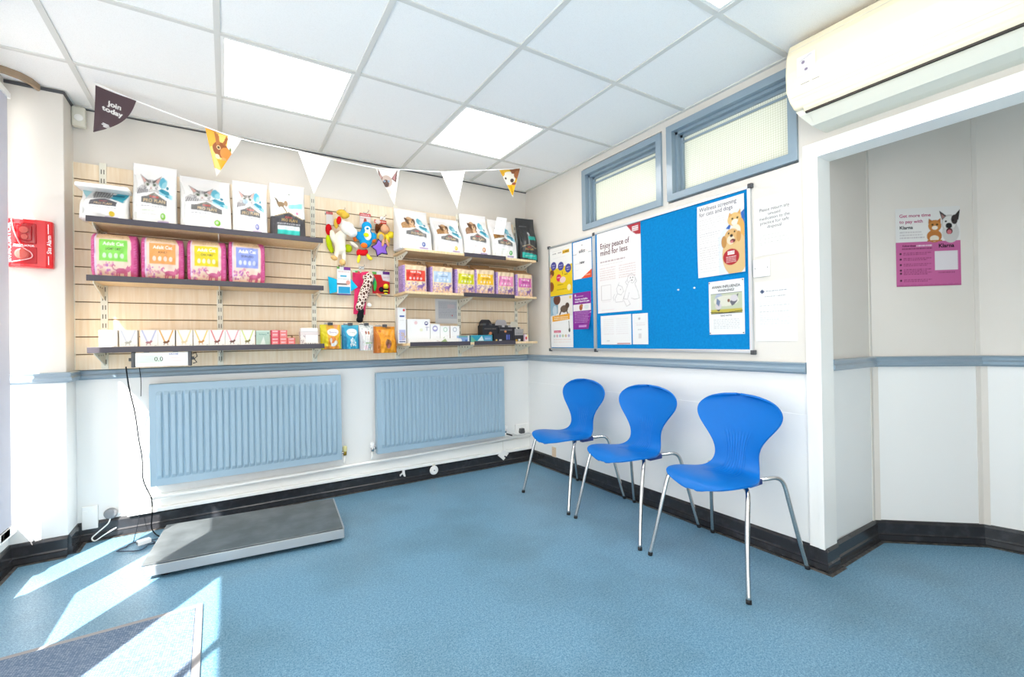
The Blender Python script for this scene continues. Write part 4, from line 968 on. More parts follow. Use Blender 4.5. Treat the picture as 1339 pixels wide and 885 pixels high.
# ================================================================== WEIGHING SCALE AND ITS DISPLAY
t = thing('scale_display', 'grey weighing scale readout hung under the lowest left shelf', 'display', (-2.662, -.285, 0))
b = MB(); b.box(-.118, .118, -.02, .02, .985, 1.062, M['whiteplastic'], .004); b.build('display_case', t)
for s_ in (-1, 1):
    b = MB(); b.box(s_*.118, s_*.134, -.024, .024, .982, 1.066, M['darkgrey'], .004); b.lathe([(.0, 0), (.009, 0), (.009, .012), (.0, .012)], M['darkgrey'], 'x', (s_*.134+(.012 if s_ > 0 else 0), 0, 1.025), 12); b.build('end_cap', t)
b = MB(); b.box(-.108, -.002, -.0225, -.019, 1.008, 1.044, M['lcd'], .002); lo = b.build('screen', t)
def flat_text(parent, s, x, y, z, h, m, name='lettering', bold=.01, axis='front', wmax=None, al='l', th=.0006):
    V, T = glyphs(s, bold); sc = h/.72; sx = sc
    w = V[:, 0].max()*sc
    if wmax and w > wmax: sx = sc*wmax/w; w = wmax
    off = -w/2 if al == 'c' else 0
    b = MB()
    b.add([(x+off+p[0]*sx, y-th, z+p[1]*sc) for p in V], T, m)
    return b.build(name, parent)
flat_text(lo, '0.0', -.035, -.0226, 1.014, .024, M['darkink'], 'digits', .0)
flat_text(t, 'KRUUSE', .03, -.0201, 1.047, .0085, M['blueink'], 'lettering', .02)
b = MB(); b.box(.02, .11, -.0206, -.0199, 1.012, 1.0135, M['pinkred']); b.box(.04, .10, -.0206, -.0199, 1.03, 1.0315, M['pinkred']); b.build('red_markings', t)
for x in (-.07, .06):
    b = MB(); b.box(x-.012, x+.012, -.01, .0, 1.060, 1.067, M['midgrey'], .001); b.build('hanger', t)
b = MB(); b.tube([(.136, -.005, 1.05), (.155, -.01, 1.056), (.16, -.012, 1.035), (.146, -.01, 1.02), (.158, -.01, 1.0), (.14, -.005, .995)], .0025, M['cord'], 6); b.build('side_lead', t)

t = thing('weighing_scale', 'low grey steel animal weighing platform on the floor under the left radiator', 'scale', (-2.235, -.54, 0), R(-5))
b = MB(); w, d = .436, .268
# bent plate: top, folded front lip overhanging at left
b.box(-w-.012, w, -d, d, .070, .080, M['steel_top'], .003); b.build('top_plate', t)
b = MB(); b.box(-w+.004, w+.004, -d-.003, -d+.004, .022, .070, M['steel'], .002); b.box(w, w+.008, -d, d, .022, .079, M['steel'], .002); b.box(-w, w, d-.004, d, .022, .07, M['steel'], .002); b.box(-w+.0, -w+.006, -d, d, .03, .07, M['steel'], .002); b.build('skirt_frame', t)
for sx in (-1, 1):
    for sy in (-1, 1):
        b = MB(); b.lathe([(.022, 0), (.026, .006), (.026, .016), (.014, .02), (.014, .04)], M['rubber'], 'z', (sx*(w-.07), sy*(d-.055), 0), 16); b.build('foot', t)
b = MB()
path = [(-2.824, -.26, .985), (-2.83, -.13, .86), (-2.815, -.06, .71), (-2.80, -.05, .55), (-2.786, -.05, .44), (-2.782, -.05, .31), (-2.745, -.06, .2), (-2.74, -.07, .12), (-2.742, -.09, .04), (-2.72, -.14, .012), (-2.69, -.20, .008)]
def smooth(P, n=6):
    P = [Vector(p) for p in P]; out = []
    for i in range(len(P)-1):
        p0 = P[max(0, i-1)]; p1 = P[i]; p2 = P[i+1]; p3 = P[min(len(P)-1, i+2)]
        for k in range(n):
            t_ = k/n; out.append(.5*((2*p1)+(p2-p0)*t_+(2*p0-5*p1+4*p2-p3)*t_**2+(3*p1-p0-3*p2+p3)*t_**3))
    return out+[P[-1]]
b.tube(smooth(path), .0036, M['cord'], 6); tag(b.build('display_cable'), 'thin grey cable dropping from the scale readout to the floor', 'cable')
b = MB(); co = []
for k in range(34):
    a = k*.42; r_ = .060+.012*math.sin(k*1.7); co.append((-2.785+1.15*r_*math.cos(a), -.285+r_*math.sin(a), .006+.0012*(k % 5)))
b.tube(smooth(co, 3)+[Vector((-2.72, -.22, .006)), Vector((-2.68, -.24, .01))], .003, mat('dark_blue_cable', '2b3d52', .5), 6); tag(b.build('coiled_cable'), 'dark cable coiled on the floor left of the weighing platform', 'cable')
t = thing('cable_adapter', 'small white plug adapter lying inside the coiled floor cable', 'adapter', (-2.755, -.275, .012), R(25))
b = MB(); b.box(-.03, .03, -.018, .018, 0, .024, M['whiteplastic'], .004); b.build('adapter_body', t); b = MB(); b.box(-.032, -.028, -.012, .012, .004, .018, M['midgrey'], .001); b.build('socket_face', t)
b = MB(); b.tube(smooth([(-2.795, -.04, .97), (-2.79, -.03, .9), (-2.792, -.02, .8)], 6), .0018, M['cord'], 6); tag(b.build('hanging_lead'), 'short loose lead end hanging below the dado under the readout', 'cable')
b = MB(); b.tube(smooth([(-2.795, -.03, .315), (-2.80, -.03, .2), (-2.805, -.06, .08), (-2.81, -.2, .008)], 6), .0018, M['cord'], 6); tag(b.build('wall_lead'), 'thin lead down the white wall left of the readout cable', 'cable')

# floor mat
t = thing('entrance_mat', 'blue grey ribbed entrance mat with grey border in the sunlight', 'mat', (-3.02, -1.66, 0), R(1))
b = MB(); b.box(-.55, .55, -.48, .48, 0, .009, M['mat'], .002); b.build('mat_pile', t)
b = MB()
for (x0, x1, y0, y1) in ((-.57, .575, .48, .506), (-.57, .575, -.506, -.48), (.55, .575, -.48, .48), (-.575, -.55, -.48, .48)): b.box(x0, x1, y0, y1, 0, .007, M['matedge'], .002)
b.build('mat_border', t)

# ================================================================== RADIATORS AND PIPES
def radiator(lab, x0, x1, n, valves):
    z0, z1, yf = .270, .868, -.092
    w = x1-x0; cx = (x0+x1)/2; t = thing('radiator', lab, 'radiator', (cx, 0, z0), 0, 'pale blue panel radiators')
    hh = z1-z0; b = MB(); mx = .028; mz = .04
    nx = n*10+1; xs = [-w/2]+[-w/2+mx+(w-2*mx)*i/(nx-1) for i in range(nx)]+[w/2]
    zs = [0, mz-.012, mz, mz+.01, mz+.022, hh-mz-.022, hh-mz-.01, hh-mz, hh-mz+.012, hh]; am = [0, 0, 0, .5, 1, 1, .5, 0, 0, 0]
    vs = []; fs = []
    for k, z in enumerate(zs):
        for i, x in enumerate(xs):
            f = 0
            if 0 < i < len(xs)-1:
                ph = ((i-1) % 10)/10
                f = 0 if ph < .06 or ph > .94 else min(1, (ph-.06)/.16, (.94-ph)/.16)
            vs.append((x, yf+.006-.010*f*am[k]-.0*(1-am[k]), z))
    N = len(xs)
    for k in range(len(zs)-1):
        for i in range(N-1): fs.append((k*N+i, k*N+i+1, (k+1)*N+i+1, (k+1)*N+i))
    b.add(vs, fs, M['rad'], smooth=False)
    b.box(-w/2, w/2, yf+.010, yf+.022, 0, hh, M['rad']); b.build('front_panel', t)
    b = MB(); b.box(-w/2, w/2, -.045, -.03, 0, hh, M['rad'], .002); b.build('rear_panel', t)
    b = MB(); b.box(-w/2-.001, w/2+.001, yf+.0045, -.032, hh-.004, hh+.004, M['rad'], .0015); b.box(-w/2-.002, -w/2+.001, yf+.0058, -.032, 0, hh-.005, M['rad']); b.box(w/2-.001, w/2+.002, yf+.0058, -.032, 0, hh-.005, M['rad']); b.build('casing', t)
    for s_ in (-1, 1):
        b = MB(); b.box(s_*w*.36-.012, s_*w*.36+.012, -.035, -.003, .06, hh-.06, M['rad']); b.build('wall_bracket', t)
    for s_, kind in valves:
        xo = s_*(w/2+.03)
        b = MB(); b.tube([(s_*w/2, -.05, .04), (xo, -.05, .04)], .009, M['chrome'], 10); b.tube([(xo, -.05, .02), (xo, -.05, .05)], .012, M['brass'] if kind == 'yellow' else M['chrome'], 12)
        v = b.build('valve', t)
        b = MB(); b.lathe([(.010, .045), (.015, .05), (.016, .075), (.011, .085)], M['yel'] if kind == 'yellow' else M['whiteplastic'], 'z', (xo, -.05, 0), 14); b.build('valve_cap', v)
        ze = -.018 if (s_ > 0 and kind == 'plain') else -.042
        b = MB(); b.tube([(xo, -.05, .02), (xo-.003, -.048, ze*.6), (xo-.006, -.046, ze)], .0075, M['white'], 10); b.build('pipe_tail', t)
radiator('pale blue panel radiator behind the weighing platform', -2.745, -1.672, 30, [(1, 'yellow')])
radiator('pale blue panel radiator below the dado near the corner', -1.415, -.318, 31, [(-1, 'plain'), (1, 'plain')])
b = MB(); b.tube([(-2.78, -.045, .192), (-2.0, -.045, .20), (-1.2, -.045, .212), (-.02, -.045, .236)], .011, M['white'], 12); tag(b.build('heating_pipe'), 'long white heating pipe along the wall below both radiators', 'pipe')

# small fittings on the shelf wall
def socket(lab, x, z, w, h, plug=None, y=0):
    t = thing('wall_socket', lab, 'socket', (x, y, z))
    b = MB(); b.box(-w/2, w/2, -.016, 0, -h/2, h/2, M['whiteplastic'], .004); b.build('socket_plate', t)
    b = MB()
    for dx in (-w/4, w/4):
        b.box(dx-.009, dx+.009, -.019, -.0155, h*.22, h*.22+.014, M['white'], .001)
    b.build('switch', t)
    if plug is not None:
        p = thing('plug', plug[0], 'plug', (x+plug[1], y-.017, z-.012))
        q = MB(); q.prism([(-.024, -.012), (-.02, -.024), (.02, -.024), (.024, -.012), (.018, .02), (-.018, .02)], -.03, 0, M['darkgrey']); q.build('plug_body', p, recalc=True)
        q = MB(); q.tube(smooth(plug[2], 5), .003, plug[3], 6); q.build('flex', p)
socket('white double socket with grey plug right of the second radiator', -.085, .295, .15, .09, ('dark grey plug in the double socket near the corner', -.02, [(-.0, -.02, -.02), (-.05, -.03, -.03), (-.09, -.03, -.01), (-.14, -.03, .0)], M['whiteplastic']))
socket('white single socket low on the wall beside the left pier', -3.025, .13, .07, .13, None)
p = thing('plug', 'grey plug with white flex in sunlight beside the left pier', 'plug', (-2.935, -.002, .135))
q = MB(); q.lathe([(.030, 0), (.032, .012), (.024, .028), (0.012, .03)], M['midgrey'], 'y', (0, 0, 0), 18); q.build('plug_body', p)
q = MB(); q.tube(smooth([(0, -.02, -.02), (-.01, -.03, -.05), (-.05, -.045, -.085), (-.075, -.05, -.11), (-.06, -.06, -.125), (-.02, -.06, -.10), (.03, -.05, -.075)], 6), .0035, M['whiteplastic'], 6); q.build('flex', p)
def dangler(name, lab, cat, x, z, y, kind):
    t = thing(name, lab, cat, (x, y, z))
    b = MB()
    if kind == 'disc': b.lathe([(.0, 0), (.033, 0), (.036, .006), (.034, .014), (.02, .018), (0.001, .018)], M['whiteplastic'], 'y', (0, 0, 0), 28)
    if kind == 'clip': b.prism([(-.03, -.012), (-.012, .0), (-.006, .03), (.008, .03), (.008, 0), (.014, -.03), (.002, -.028), (-.01, -.006), (-.028, -.022)], -.012, 0, M['whiteplastic'])
    if kind == 'tag': b.prism([(0, .045), (.055, .005), (.03, -.02), (.012, -.008), (.005, -.02), (.02, -.03), (0, -.048), (-.055, .0)], -.008, 0, M['whiteplastic'])
    b.build({'disc': 'disc', 'clip': 'clip_body', 'tag': 'tag_body'}[kind], t, recalc=True)
    if kind == 'disc':
        q = MB(); q.lathe([(.006, .018), (.005, .021), (0.0005, .021)], M['midgrey'], 'y', (0, 0, 0), 14); q.build('button', t); q = MB(); q.box(-.012, .012, -.012, 0, .033, .05, M['bracket'], .002); q.build('mount', t)
    if kind == 'tag':
        q = MB(); q.tube(smooth([(0, -.004, .045), (0, .0, .12), (.01, .01, .16), (.05, .02, .17)], 6), .0016, M['bracket'], 6); q.build('string', t)
        q = MB(); q.tube([(.03, .012, .18), (.10, .005, .155)], .006, M['rubber'], 8); q.build('black_clip', t)
dangler('wall_button', 'round white button fitting on the black skirting below second radiator', 'button', -.955, .065, -.026, 'disc')
dangler('cable_clip', 'small white clip on the black skirting left of the round button', 'clip', -1.205, .085, -.026, 'clip')
dangler('hanging_tag', 'white notched tag hanging by string over the skirting near the corner', 'tag', -.305, .095, -.03, 'tag')

# PIR sensor, alarm
t = thing('motion_sensor', 'cream motion sensor high in the corner beside the dark pennant', 'sensor', (-3.055, -.002, 2.395))
b = MB(); b.box(-.024, .036, -.045, 0, -.058, .055, M['ac2'], .01); b.build('sensor_body', t)
b = MB(); b.lathe([(.02, 0), (.018, .006), (.008, .010), (0.0005, .011)], M['white'], 'y', (.008, -.044, -.01), 18); b.build('lens', t)
t = thing('evacuation_alarm', 'red evacuation alarm box with white lettering on the left pier', 'alarm', (-3.203, -.18, 1.63))
prof = [(-.085, 0), (-.084, -.03), (-.066, -.045), (-.03, -.055), (.02, -.055), (.06, -.045), (.084, -.03), (.085, 0)]
b = MB(); b.prism(prof, -.122, .122, M['red'], 'xy'); o = b.build('case', t, recalc=True); md = o.modifiers.new('r', 'BEVEL'); md.width = .006; md.segments = 3
b = MB(); b.box(-.055, .03, -.063, -.05, -.005, .10, M['redd'], .006); b.box(-.04, .016, -.070, -.06, .01, .085, M['redd'], .005); l_ = b.build('beacon_lens', t)
b = MB(); b.lathe([(.017, 0), (.016, .008), (0.0005, .010)], M['pinkred'], 'y', (-.012, -.069, .062), 18); b.lathe([(.013, 0), (.012, .006), (0.0005, .007)], M['pinkred'], 'y', (-.010, -.069, .028), 16); b.build('bulb', l_)
b = MB(); b.box(-.06, .03, -.058, -.05, -.105, -.02, mat('deep_red', 'b81420', .35), .003); b.build('push_panel', t)
b = MB(); b.lathe([(.028, 0), (.027, .006), (.02, .010), (0.0005, .011)], M['pinkred'], 'y', (-.022, -.058, -.058), 24); b.build('button', t)
b = MB(); b.tube(smooth([(-.062, -.05, .115), (-.045, -.078, .05), (-.02, -.078, -.02), (.012, -.07, -.05), (.014, -.068, -.075), (-.02, -.066, -.09), (-.06, -.056, -.10)], 6), .0028, mat('pink_cord', 'eaa5a5', .5), 6); b.build('tether', t)
def vtext(parent, s, x, y, zc, h, m, L, ang, name='lettering', bold=.02):
    V, T = glyphs(s, bold); sc = h/.72; w = V[:, 0].max(); sl = L/w
    b = MB(); b.add([(x-p[1]*sc, y+(p[1]*sc-h/2)*ang, zc-L/2+p[0]*sl) for p in V], T, m); return b.build(name, parent, recalc=False)
vtext(t, 'EVACUATOR', -.0655, -.0408, 0, .015, M['whiteink'], .2, .83)
vtext(t, 'Site Alarm', .0785, -.0398, -.0, .015, M['whiteink'], .095, -.625, bold=.012)
b = MB()
for za, zb in ((.055, .105), (-.105, -.06)):
    b.add([(.068, -.0412, za), (.068, -.0412, zb), (.0705, -.0396, za), (.0705, -.0396, zb)], [(0, 2, 3, 1)], M['whiteink'])
b.build('white_line', t)
flat_text(t, 'EVACUATOR', -.015, -.0585, -.02, .010, M['whiteink'], 'lettering', .02, al='c', wmax=.075)

# ================================================================== BUNTING
bt = thing('bunting', 'string of triangular printed pennants hung across the shelf wall', 'bunting', (-1.6, -.42, 2.3))
FL = [(-2.918, 2.452, -2.752, 2.408, -2.92, 2.19), (-2.448, 2.335, -2.269, 2.302, -2.396, 2.06), (-1.968, 2.289, -1.78, 2.273, -1.884, 2.033), (-1.499, 2.265, -1.337, 2.282, -1.378, 2.027), (-1.036, 2.316, -.852, 2.353, -.92, 2.058), (-.561, 2.413, -.378, 2.453, -.452, 2.215)]
def by(x): return -.36-.12*(x+2.92)/2.54
cord = []
for f in FL: cord += [(f[0], by(f[0]), f[1]+.002), (f[2], by(f[2]), f[3]+.002)]
cord = [(-2.925, by(-2.92), H-.002)]+cord[1:]+[(-.37, by(-.37), H-.003)]
b = MB(); b.tube(smooth(cord, 5), .0035, M['cloth'], 6); reparent(b.build('bunting_cord', bt), bt)
# paint canvases in unit square; the flag keeps u between its slanted edges
fl = []
C = Canvas(90, 100, .65, '5a464c'); C.text('Join', .46, .70, .10, 'fdfbf8', .03, 'c'); C.text('today', .42, .56, .10, 'fdfbf8', .03, 'c'); C.scrib(.20, .34, .27, .022, 'ffffff', 1, 1, .0); C.scrib(.18, .36, .24, .022, 'ffffff', 2, 1, .0); C.scrib(.21, .35, .21, .022, 'ffffff', 3, 1, .0); fl.append(C)
C = Canvas(70, 80, .65, 'f5c86a'); C.poly([(.62, 1), (1, 1), (1, .2), (.55, .3)], 'fbf8f2'); C.poly([(0, 1), (.3, 1), (.35, .7), (.1, .6)], 'e8a52e'); C.ell(.42, .62, .22, .17, '8a4a1e'); C.poly([(.30, .7), (.24, .97), (.36, .95), (.40, .75)], 'a8662e'); C.poly([(.46, .76), (.58, .97), (.62, .90), (.54, .72)], '9a5a28'); C.ell(.56, .56, .16, .14, 'c98438'); C.ell(.36, .66, .055, .045, 'e0c08a'); C.ell(.36, .66, .035, .03, '3a2a14'); C.ell(.33, .45, .06, .05, 'f0d9a8'); C.ell(.5, .42, .07, .05, 'd99a5a'); C.ell(.68, .68, .03, .04, '6a7a3a'); C.poly([(.3, .4), (.65, .42), (.56, .18), (.42, .2)], 'e2a021'); C.rect(0, 0, 1, .17, 'fbf6ee'); fl.append(C)
C = Canvas(30, 40, .65, 'fbfaf8'); C.scrib(.4, .68, .72, .012, 'e6dcd8', 3, .7); C.scrib(.38, .66, .66, .012, 'e6dcd8', 4, .7); fl.append(C)
C = Canvas(70, 80, .65, 'faf5f0'); C.ell(.45, .66, .24, .17, 'c9b4a8'); C.ell(.42, .60, .14, .11, '5a4038'); C.poly([(.10, 1), (.30, .74), (.16, .62)], '6a4a44'); C.poly([(.9, .98), (.66, .74), (.84, .64)], '6a4a44'); C.poly([(.16, .92), (.27, .74), (.19, .68)], 'c9a09a'); C.poly([(.84, .92), (.70, .75), (.80, .69)], 'c08a8a'); C.ell(.36, .66, .045, .03, 'a8c4e0'); C.ell(.55, .67, .045, .03, 'a8c4e0'); C.ell(.36, .66, .018, .02, '1c1c24'); C.ell(.55, .67, .018, .02, '1c1c24'); C.ell(.45, .56, .03, .02, '2e2020'); C.ell(.42, .36, .2, .1, 'f3ddcf'); fl.append(C)
C = Canvas(30, 40, .65, 'fbfaf8'); C.scrib(.35, .65, .8, .015, 'f0cfc8', 3, .7); C.scrib(.35, .68, .72, .015, 'f0d8a8', 4, .7); C.scrib(.45, .55, .32, .012, 'e6dcd8', 4, .7); fl.append(C)
C = Canvas(70, 80, .65, 'e9b92e'); C.ell(.45, .68, .32, .24, 'f6f0e4'); C.poly([(.5, 1), (1, 1), (1, .78), (.62, .84)], '8a5230'); C.ell(.85, .78, .14, .14, 'a8683e'); C.ell(.3, .68, .05, .045, '3a2a22'); C.ell(.62, .60, .085, .07, '4a3a36'); C.ell(.70, .48, .09, .05, '9a4a34'); C.poly([(.2, .42), (.95, .42), (.6, .02)], 'f0b414'); C.ell(.15, .85, .12, .1, 'd9a41c'); C.rect(0, 0, 1, .06, 'fbf3e0'); fl.append(C)
for k, (f, C) in enumerate(zip(FL, fl)):
    x0, z0, x1, z1, x2, z2 = f; nu, nv = C.W, C.H; A_ = C.out()
    b = MB()
    tl = Vector((x0, by(x0), z0)); tr = Vector((x1, by(x1), z1)); tp = Vector((x2, by(x2), z2))
    cu = .05 if k == 0 else .015
    n_ = Vector((0, -1, 0))
    def Ff(u, v, tl=tl, tr=tr, tp=tp, cu=cu, bu=.034 if k == 0 else 0):
        a = tl*v+tp*(1-v); c = tr*v+tp*(1-v)
        c = c+Vector((bu*math.sin(PI*v)*.9, 0, -bu*math.sin(PI*v)*.35))
        return a*(1-u)+c*u+n_*(cu*(1-v)**2+.006*math.sin(5*u+3*v))
    # sample the print in flag space so that pictures are not squeezed
    Cs = np.zeros((nv, nu, 3))
    for j in range(nv):
        v = j/(nv-1); c0 = .5*(1-v)*1.0*((x2-x0)/(x1-x0))/.5; lo_ = (1-v)*(x2-x0)/(x1-x0); hi_ = 1-(1-v)*(1-(x2-x0)/(x1-x0))+(.2*math.sin(PI*v) if k == 0 else 0)
        lo_, hi_ = max(0, min(1, lo_)), max(0, min(1, hi_))
        for i in range(nu):
            q = lo_+(hi_-lo_)*i/(nu-1); Cs[j, i] = A_[j, min(nu-1, int(q*(nu-1)+.5))]
    b.grid(Ff, nu, nv, M['paper'], Cs)
    b.grid(lambda u, v: Ff(u, v)+Vector((0, .0012, 0)), 12, 12, M['paper'], None, flip=True)
    reparent(b.build('pennant', bt), bt)

# ================================================================== NOTICE BOARD AND POSTERS (right wall, print faces -x)
t = thing('notice_board', 'long blue felt notice board in two framed sections on the right wall', 'notice board', (0, -1.25, 1.45))
def rb(b, y0, y1, z0, z1, x0, x1, m, bev=0): b.box(x0, x1, y0+1.25, y1+1.25, z0-1.45, z1-1.45, m, bev)
for y0, y1, zt_ in ((-.925, -.36, 1.885), (-2.13, -.925, 1.892)):
    b = MB(); rb(b, y0+.01, y1-.01, 1.02, zt_-.008, -.012, -.001, M['felt']); b.build('felt_panel', t)
    b = MB(); rb(b, y0, y1, zt_-.016, zt_, -.019, -.001, M['alu'], .002); rb(b, y0, y1, 1.01, 1.028, -.019, -.001, M['alu'], .002); rb(b, y0, y0+.016, 1.027, zt_-.015, -.0185, -.001, M['alu']); rb(b, y1-.016, y1, 1.027, zt_-.015, -.0185, -.001, M['alu']); b.build('board_frame', t)
    for yy in (y0, y1):
        for zz_ in (1.01, zt_):
            if abs(yy+.925) < .01 and y0 < -1: continue
            s_ = 1 if zz_ > 1.2 else -1
            b = MB(); rb(b, yy-.012, yy+.012, zz_-.012-(.003*s_), zz_+.012-(.003*s_), -.023, -.001, M['darkgrey'], .003); b.build('corner_cap', t)
for (y, z) in ((-1.671, 1.389), (-1.784, 1.389)):
    b = MB(); b.lathe([(.004, 0), (.006, .004), (.004, .010), (0.0005, .011)], M['whiteplastic'], 'x', (-.0125, y, z), 10); tag(b.build('push_pin'), 'white push pin alone in the blue felt, %s of the pair' % ('left' if y > -1.7 else 'right'), 'pin', 'loose white push pins')
def poster(name, lab, cat, y0, z0, w, h, C, x=-.0135, texts=(), bend=None, grp=None, pins=False, skew=0, extra=None):
    """y0 is the left edge seen from the room; u runs towards -y"""
    t = thing(name, lab, cat, (x, y0-w/2, z0), 0, grp)
    bf = bend or (lambda u, v: .0012*math.sin(4*u+2*v)+.001)
    P = lambda u, v, o=0: (-bf(u, v)-o, w/2-w*u, h*v+skew*(u-.5))
    b = MB(); b.grid(lambda u, v: P(u, v), C.W, C.H, M['paper'], C.out())
    b.grid(lambda u, v: P(u, v, -.0006), 16, 16, M['paper'], None, flip=True)
    for (s, u, v, hh, col, bold, al, wmax) in texts:
        V, T = glyphs(s, bold); sc = hh/.72/h; sx = hh/.72/w; tw = V[:, 0].max()*sx
        if wmax and tw > wmax: sx *= wmax/tw; tw = wmax
        o_ = {'l': 0, 'c': -tw/2, 'r': -tw}[al]
        b.add([P(u+o_+p[0]*sx, v+p[1]*sc, .0008) for p in V], T, M['paper'], L3(col))
    b.build('sheet', t)
    if pins:
        for (u, v) in ((.03, .975), (.97, .975), (.03, .025), (.97, .025)):
            p = P(u, v); q = MB(); q.lathe([(.003, 0), (.0035, .003), (0.0005, .004)], M['darkgrey'], 'x', (p[0]-.0005, p[1], p[2]), 8); q.build('drawing_pin', t)
    if extra: extra(t, P)
    return t
C = Canvas(90, 124, .3/.41, 'fbfaf6'); C.poly([(0, .30), (0, .62), (.3, .56), (1, .60), (1, .06), (0, .06)], 'f3d01e'); C.rect(0, 0, 1, .07, 'f3d01e'); C.scrib(.1, .62, .915, .012, 'cfcfcf', 1); C.scrib(.12, .3, .86, .02, '555555', 2, .8); C.scrib(.38, .52, .86, .02, '333333', 3, .9); C.rect(.58, .83, .88, .90, 'f6c21e'); C.text('COMING', .73, .848, .033, '222222', .02, 'c', .26); C.scrib(.15, .7, .77, .008, 'c9c9c9', 5)
for (x, y) in ((.17, .62), (.5, .59), (.82, .52)): C.ell(x, y, .13, .088, '4a4a9c'); C.scrib(x-.07, x+.07, y+.01, .02, 'd9d9f0', 2, .8); C.scrib(x-.06, x+.06, y-.035, .015, 'd9d9f0', 3, .8)
C.ell(.40, .36, .11, .075, 'e0305a'); C.scrib(.33, .47, .36, .02, 'ffffff', 3, .8); C.ell(.58, .31, .13, .06, 'f6d8d4'); C.line([(.56, .48), (.58, .42)], .012, '333333'); C.scrib(.65, .8, .40, .02, '4a3a14', 3, .9); C.scrib(.35, .6, .21, .016, '5a4a14', 4, .9); C.scrib(.3, .75, .11, .018, '8a7a24', 5, .8); C.ell(.09, .48, .1, .07, '7a4a24'); C.ell(.05, .2, .12, .1, '9a5a28'); C.ell(.05, .42, .06, .04, 'd98a5a'); C.ell(.85, .14, .08, .06, 'f9efc0')
poster('poster', 'yellow and white poster with blue circles, upper left on the notice board', 'poster', -.377, 1.464, .288, .404, C)
C = Canvas(90, 124, .29/.41, 'fbfaf8'); C.rect(0, .60, 1, 1, 'f3ede6'); C.poly([(0, .62), (.34, .66), (.36, .98), (0, 1)], '8fb6cc'); C.ell(.3, .93, .16, .1, '6a4030'); C.ell(.2, .72, .1, .1, 'c9dce8'); C.ell(.62, .74, .17, .07, '6b5a4c'); C.ell(.76, .80, .09, .055, '5a463a'); C.line([(.5, .72), (.42, .64)], .035, '5a4a40'); C.line([(.72, .72), (.78, .64)], .03, '5a4a40'); C.poly([(.08, .505), (.86, .535), (.86, .645), (.08, .615)], 'f4ab2a'); C.scrib(.16, .78, .575, .02, 'fff3d8', 3, .9); C.scrib(.16, .78, .54, .02, 'fff3d8', 4, .9); C.ell(.9, .95, .05, .03, 'f0d26a')
C.rect(.14, .285, .46, .33, 'd8316a'); C.scrib(.17, .43, .298, .014, 'ffffff', 5, .9)
for q in range(6): C.ell(.16+.13*q, .225, .045, .028, ('a9c4c0', 'e0a0a8', '9ab8d8', 'b0c890', 'd8b080', 'b0a0d0')[q], al=.8)
C.scrib(.12, .9, .15, .012, 'f0b0a0', 6, .6); C.scrib(.12, .9, .10, .012, 'f0c0b0', 7, .6); C.line([(.82, .50), (.84, .30)], .02, '6a6a60'); C.ell(.84, .33, .04, .04, '4a4a44')
poster('poster', 'white poster with dog photo and orange banner, lower left on notice board', 'poster', -.377, 1.034, .286, .424, C)
C = Canvas(72, 100, .213/.295, 'fbfbfb'); C.rect(.0, .66, .2, .672, '777777'); C.rect(.82, .66, 1, .672, '777777'); C.ell(.5, .88, .02, .015, '444444'); C.line([(.15, .67), (.48, .78), (.8, .70)], .006, 'f3c6c0'); C.poly([(.42, 0), (1, .22), (1, 0)], 'f05a28'); C.scrib(.62, .92, .07, .03, 'ffd0b8', 3, .8); C.scrib(.12, .36, .40, .02, 'bbbbbb', 2); C.scrib(.12, .3, .24, .01, 'cccccc', 2)
poster('leaflet', 'white leaflet with orange corner triangle pinned above the purple leaflet', 'leaflet', -.681, 1.568, .213, .293, C, texts=[('adict', .5, .69, .026, '3c3c40', .02, 'c', .55), ('new', .5, .395, .024, '3c3c40', .03, 'c', .3)])
C = Canvas(72, 100, .213/.288, '8d2d9a'); C.ell(.15, .93, .04, .03, 'f3e6f6'); C.rect(.02, .50, .98, .68, 'f3eef0'); C.ell(.45, .59, .09, .08, 'b0623a'); C.ell(.5, .64, .06, .04, 'c9804a'); C.ell(.75, .60, .12, .06, 'dfe6e6'); C.scrib(.12, .6, .885, .02, 'e6c8ec', 3, .8)
for q in range(7): C.scrib(.1, .92 if q % 2 else .85, .455-.045*q, .016, 'dcb6e2', q, .9)
C.rect(.32, .05, .82, .12, 'c070c8'); C.scrib(.35, .8, .075, .02, 'f6e0f8', 3, .9)
poster('leaflet', 'purple leaflet with curling lower corner on the notice board', 'leaflet', -.668, 1.176, .213, .286, C, bend=lambda u, v: .001+.02*max(0, u-.6)*max(0, .45-v)*8+.006*max(0, .3-v), texts=[('Working to build a', .12, .80, .014, 'ffffff', .02, 'l', .8), ('better future for pets', .12, .735, .014, 'ffffff', .02, 'l', .82)])
C = Canvas(110, 154, .42/.594, 'fbf8f7'); C.poly([(.70, 1), (1, 1), (1, .86), (.9, .87), (.80, .92)], 'b52c3a')
for q in range(3): C.scrib(.82, .95, .955-.022*q, .014, 'ffffff', q, 1, 0)
C.scrib(.08, .66, .625, .016, 'a8888c', 1, .8); C.scrib(.08, .6, .59, .006, 'd8c8c8', 1, .8)
for q in range(6): C.scrib(.07, .44, .545-.028*q, .010, 'dcb6b4', q, .8, .03); C.scrib(.52, .88, .545-.028*q, .010, 'dcb6b4', q+9, .8, .03)
C.scrib(.1, .4, .035, .008, 'e0a8a8', 3)
dk = '8a8084'
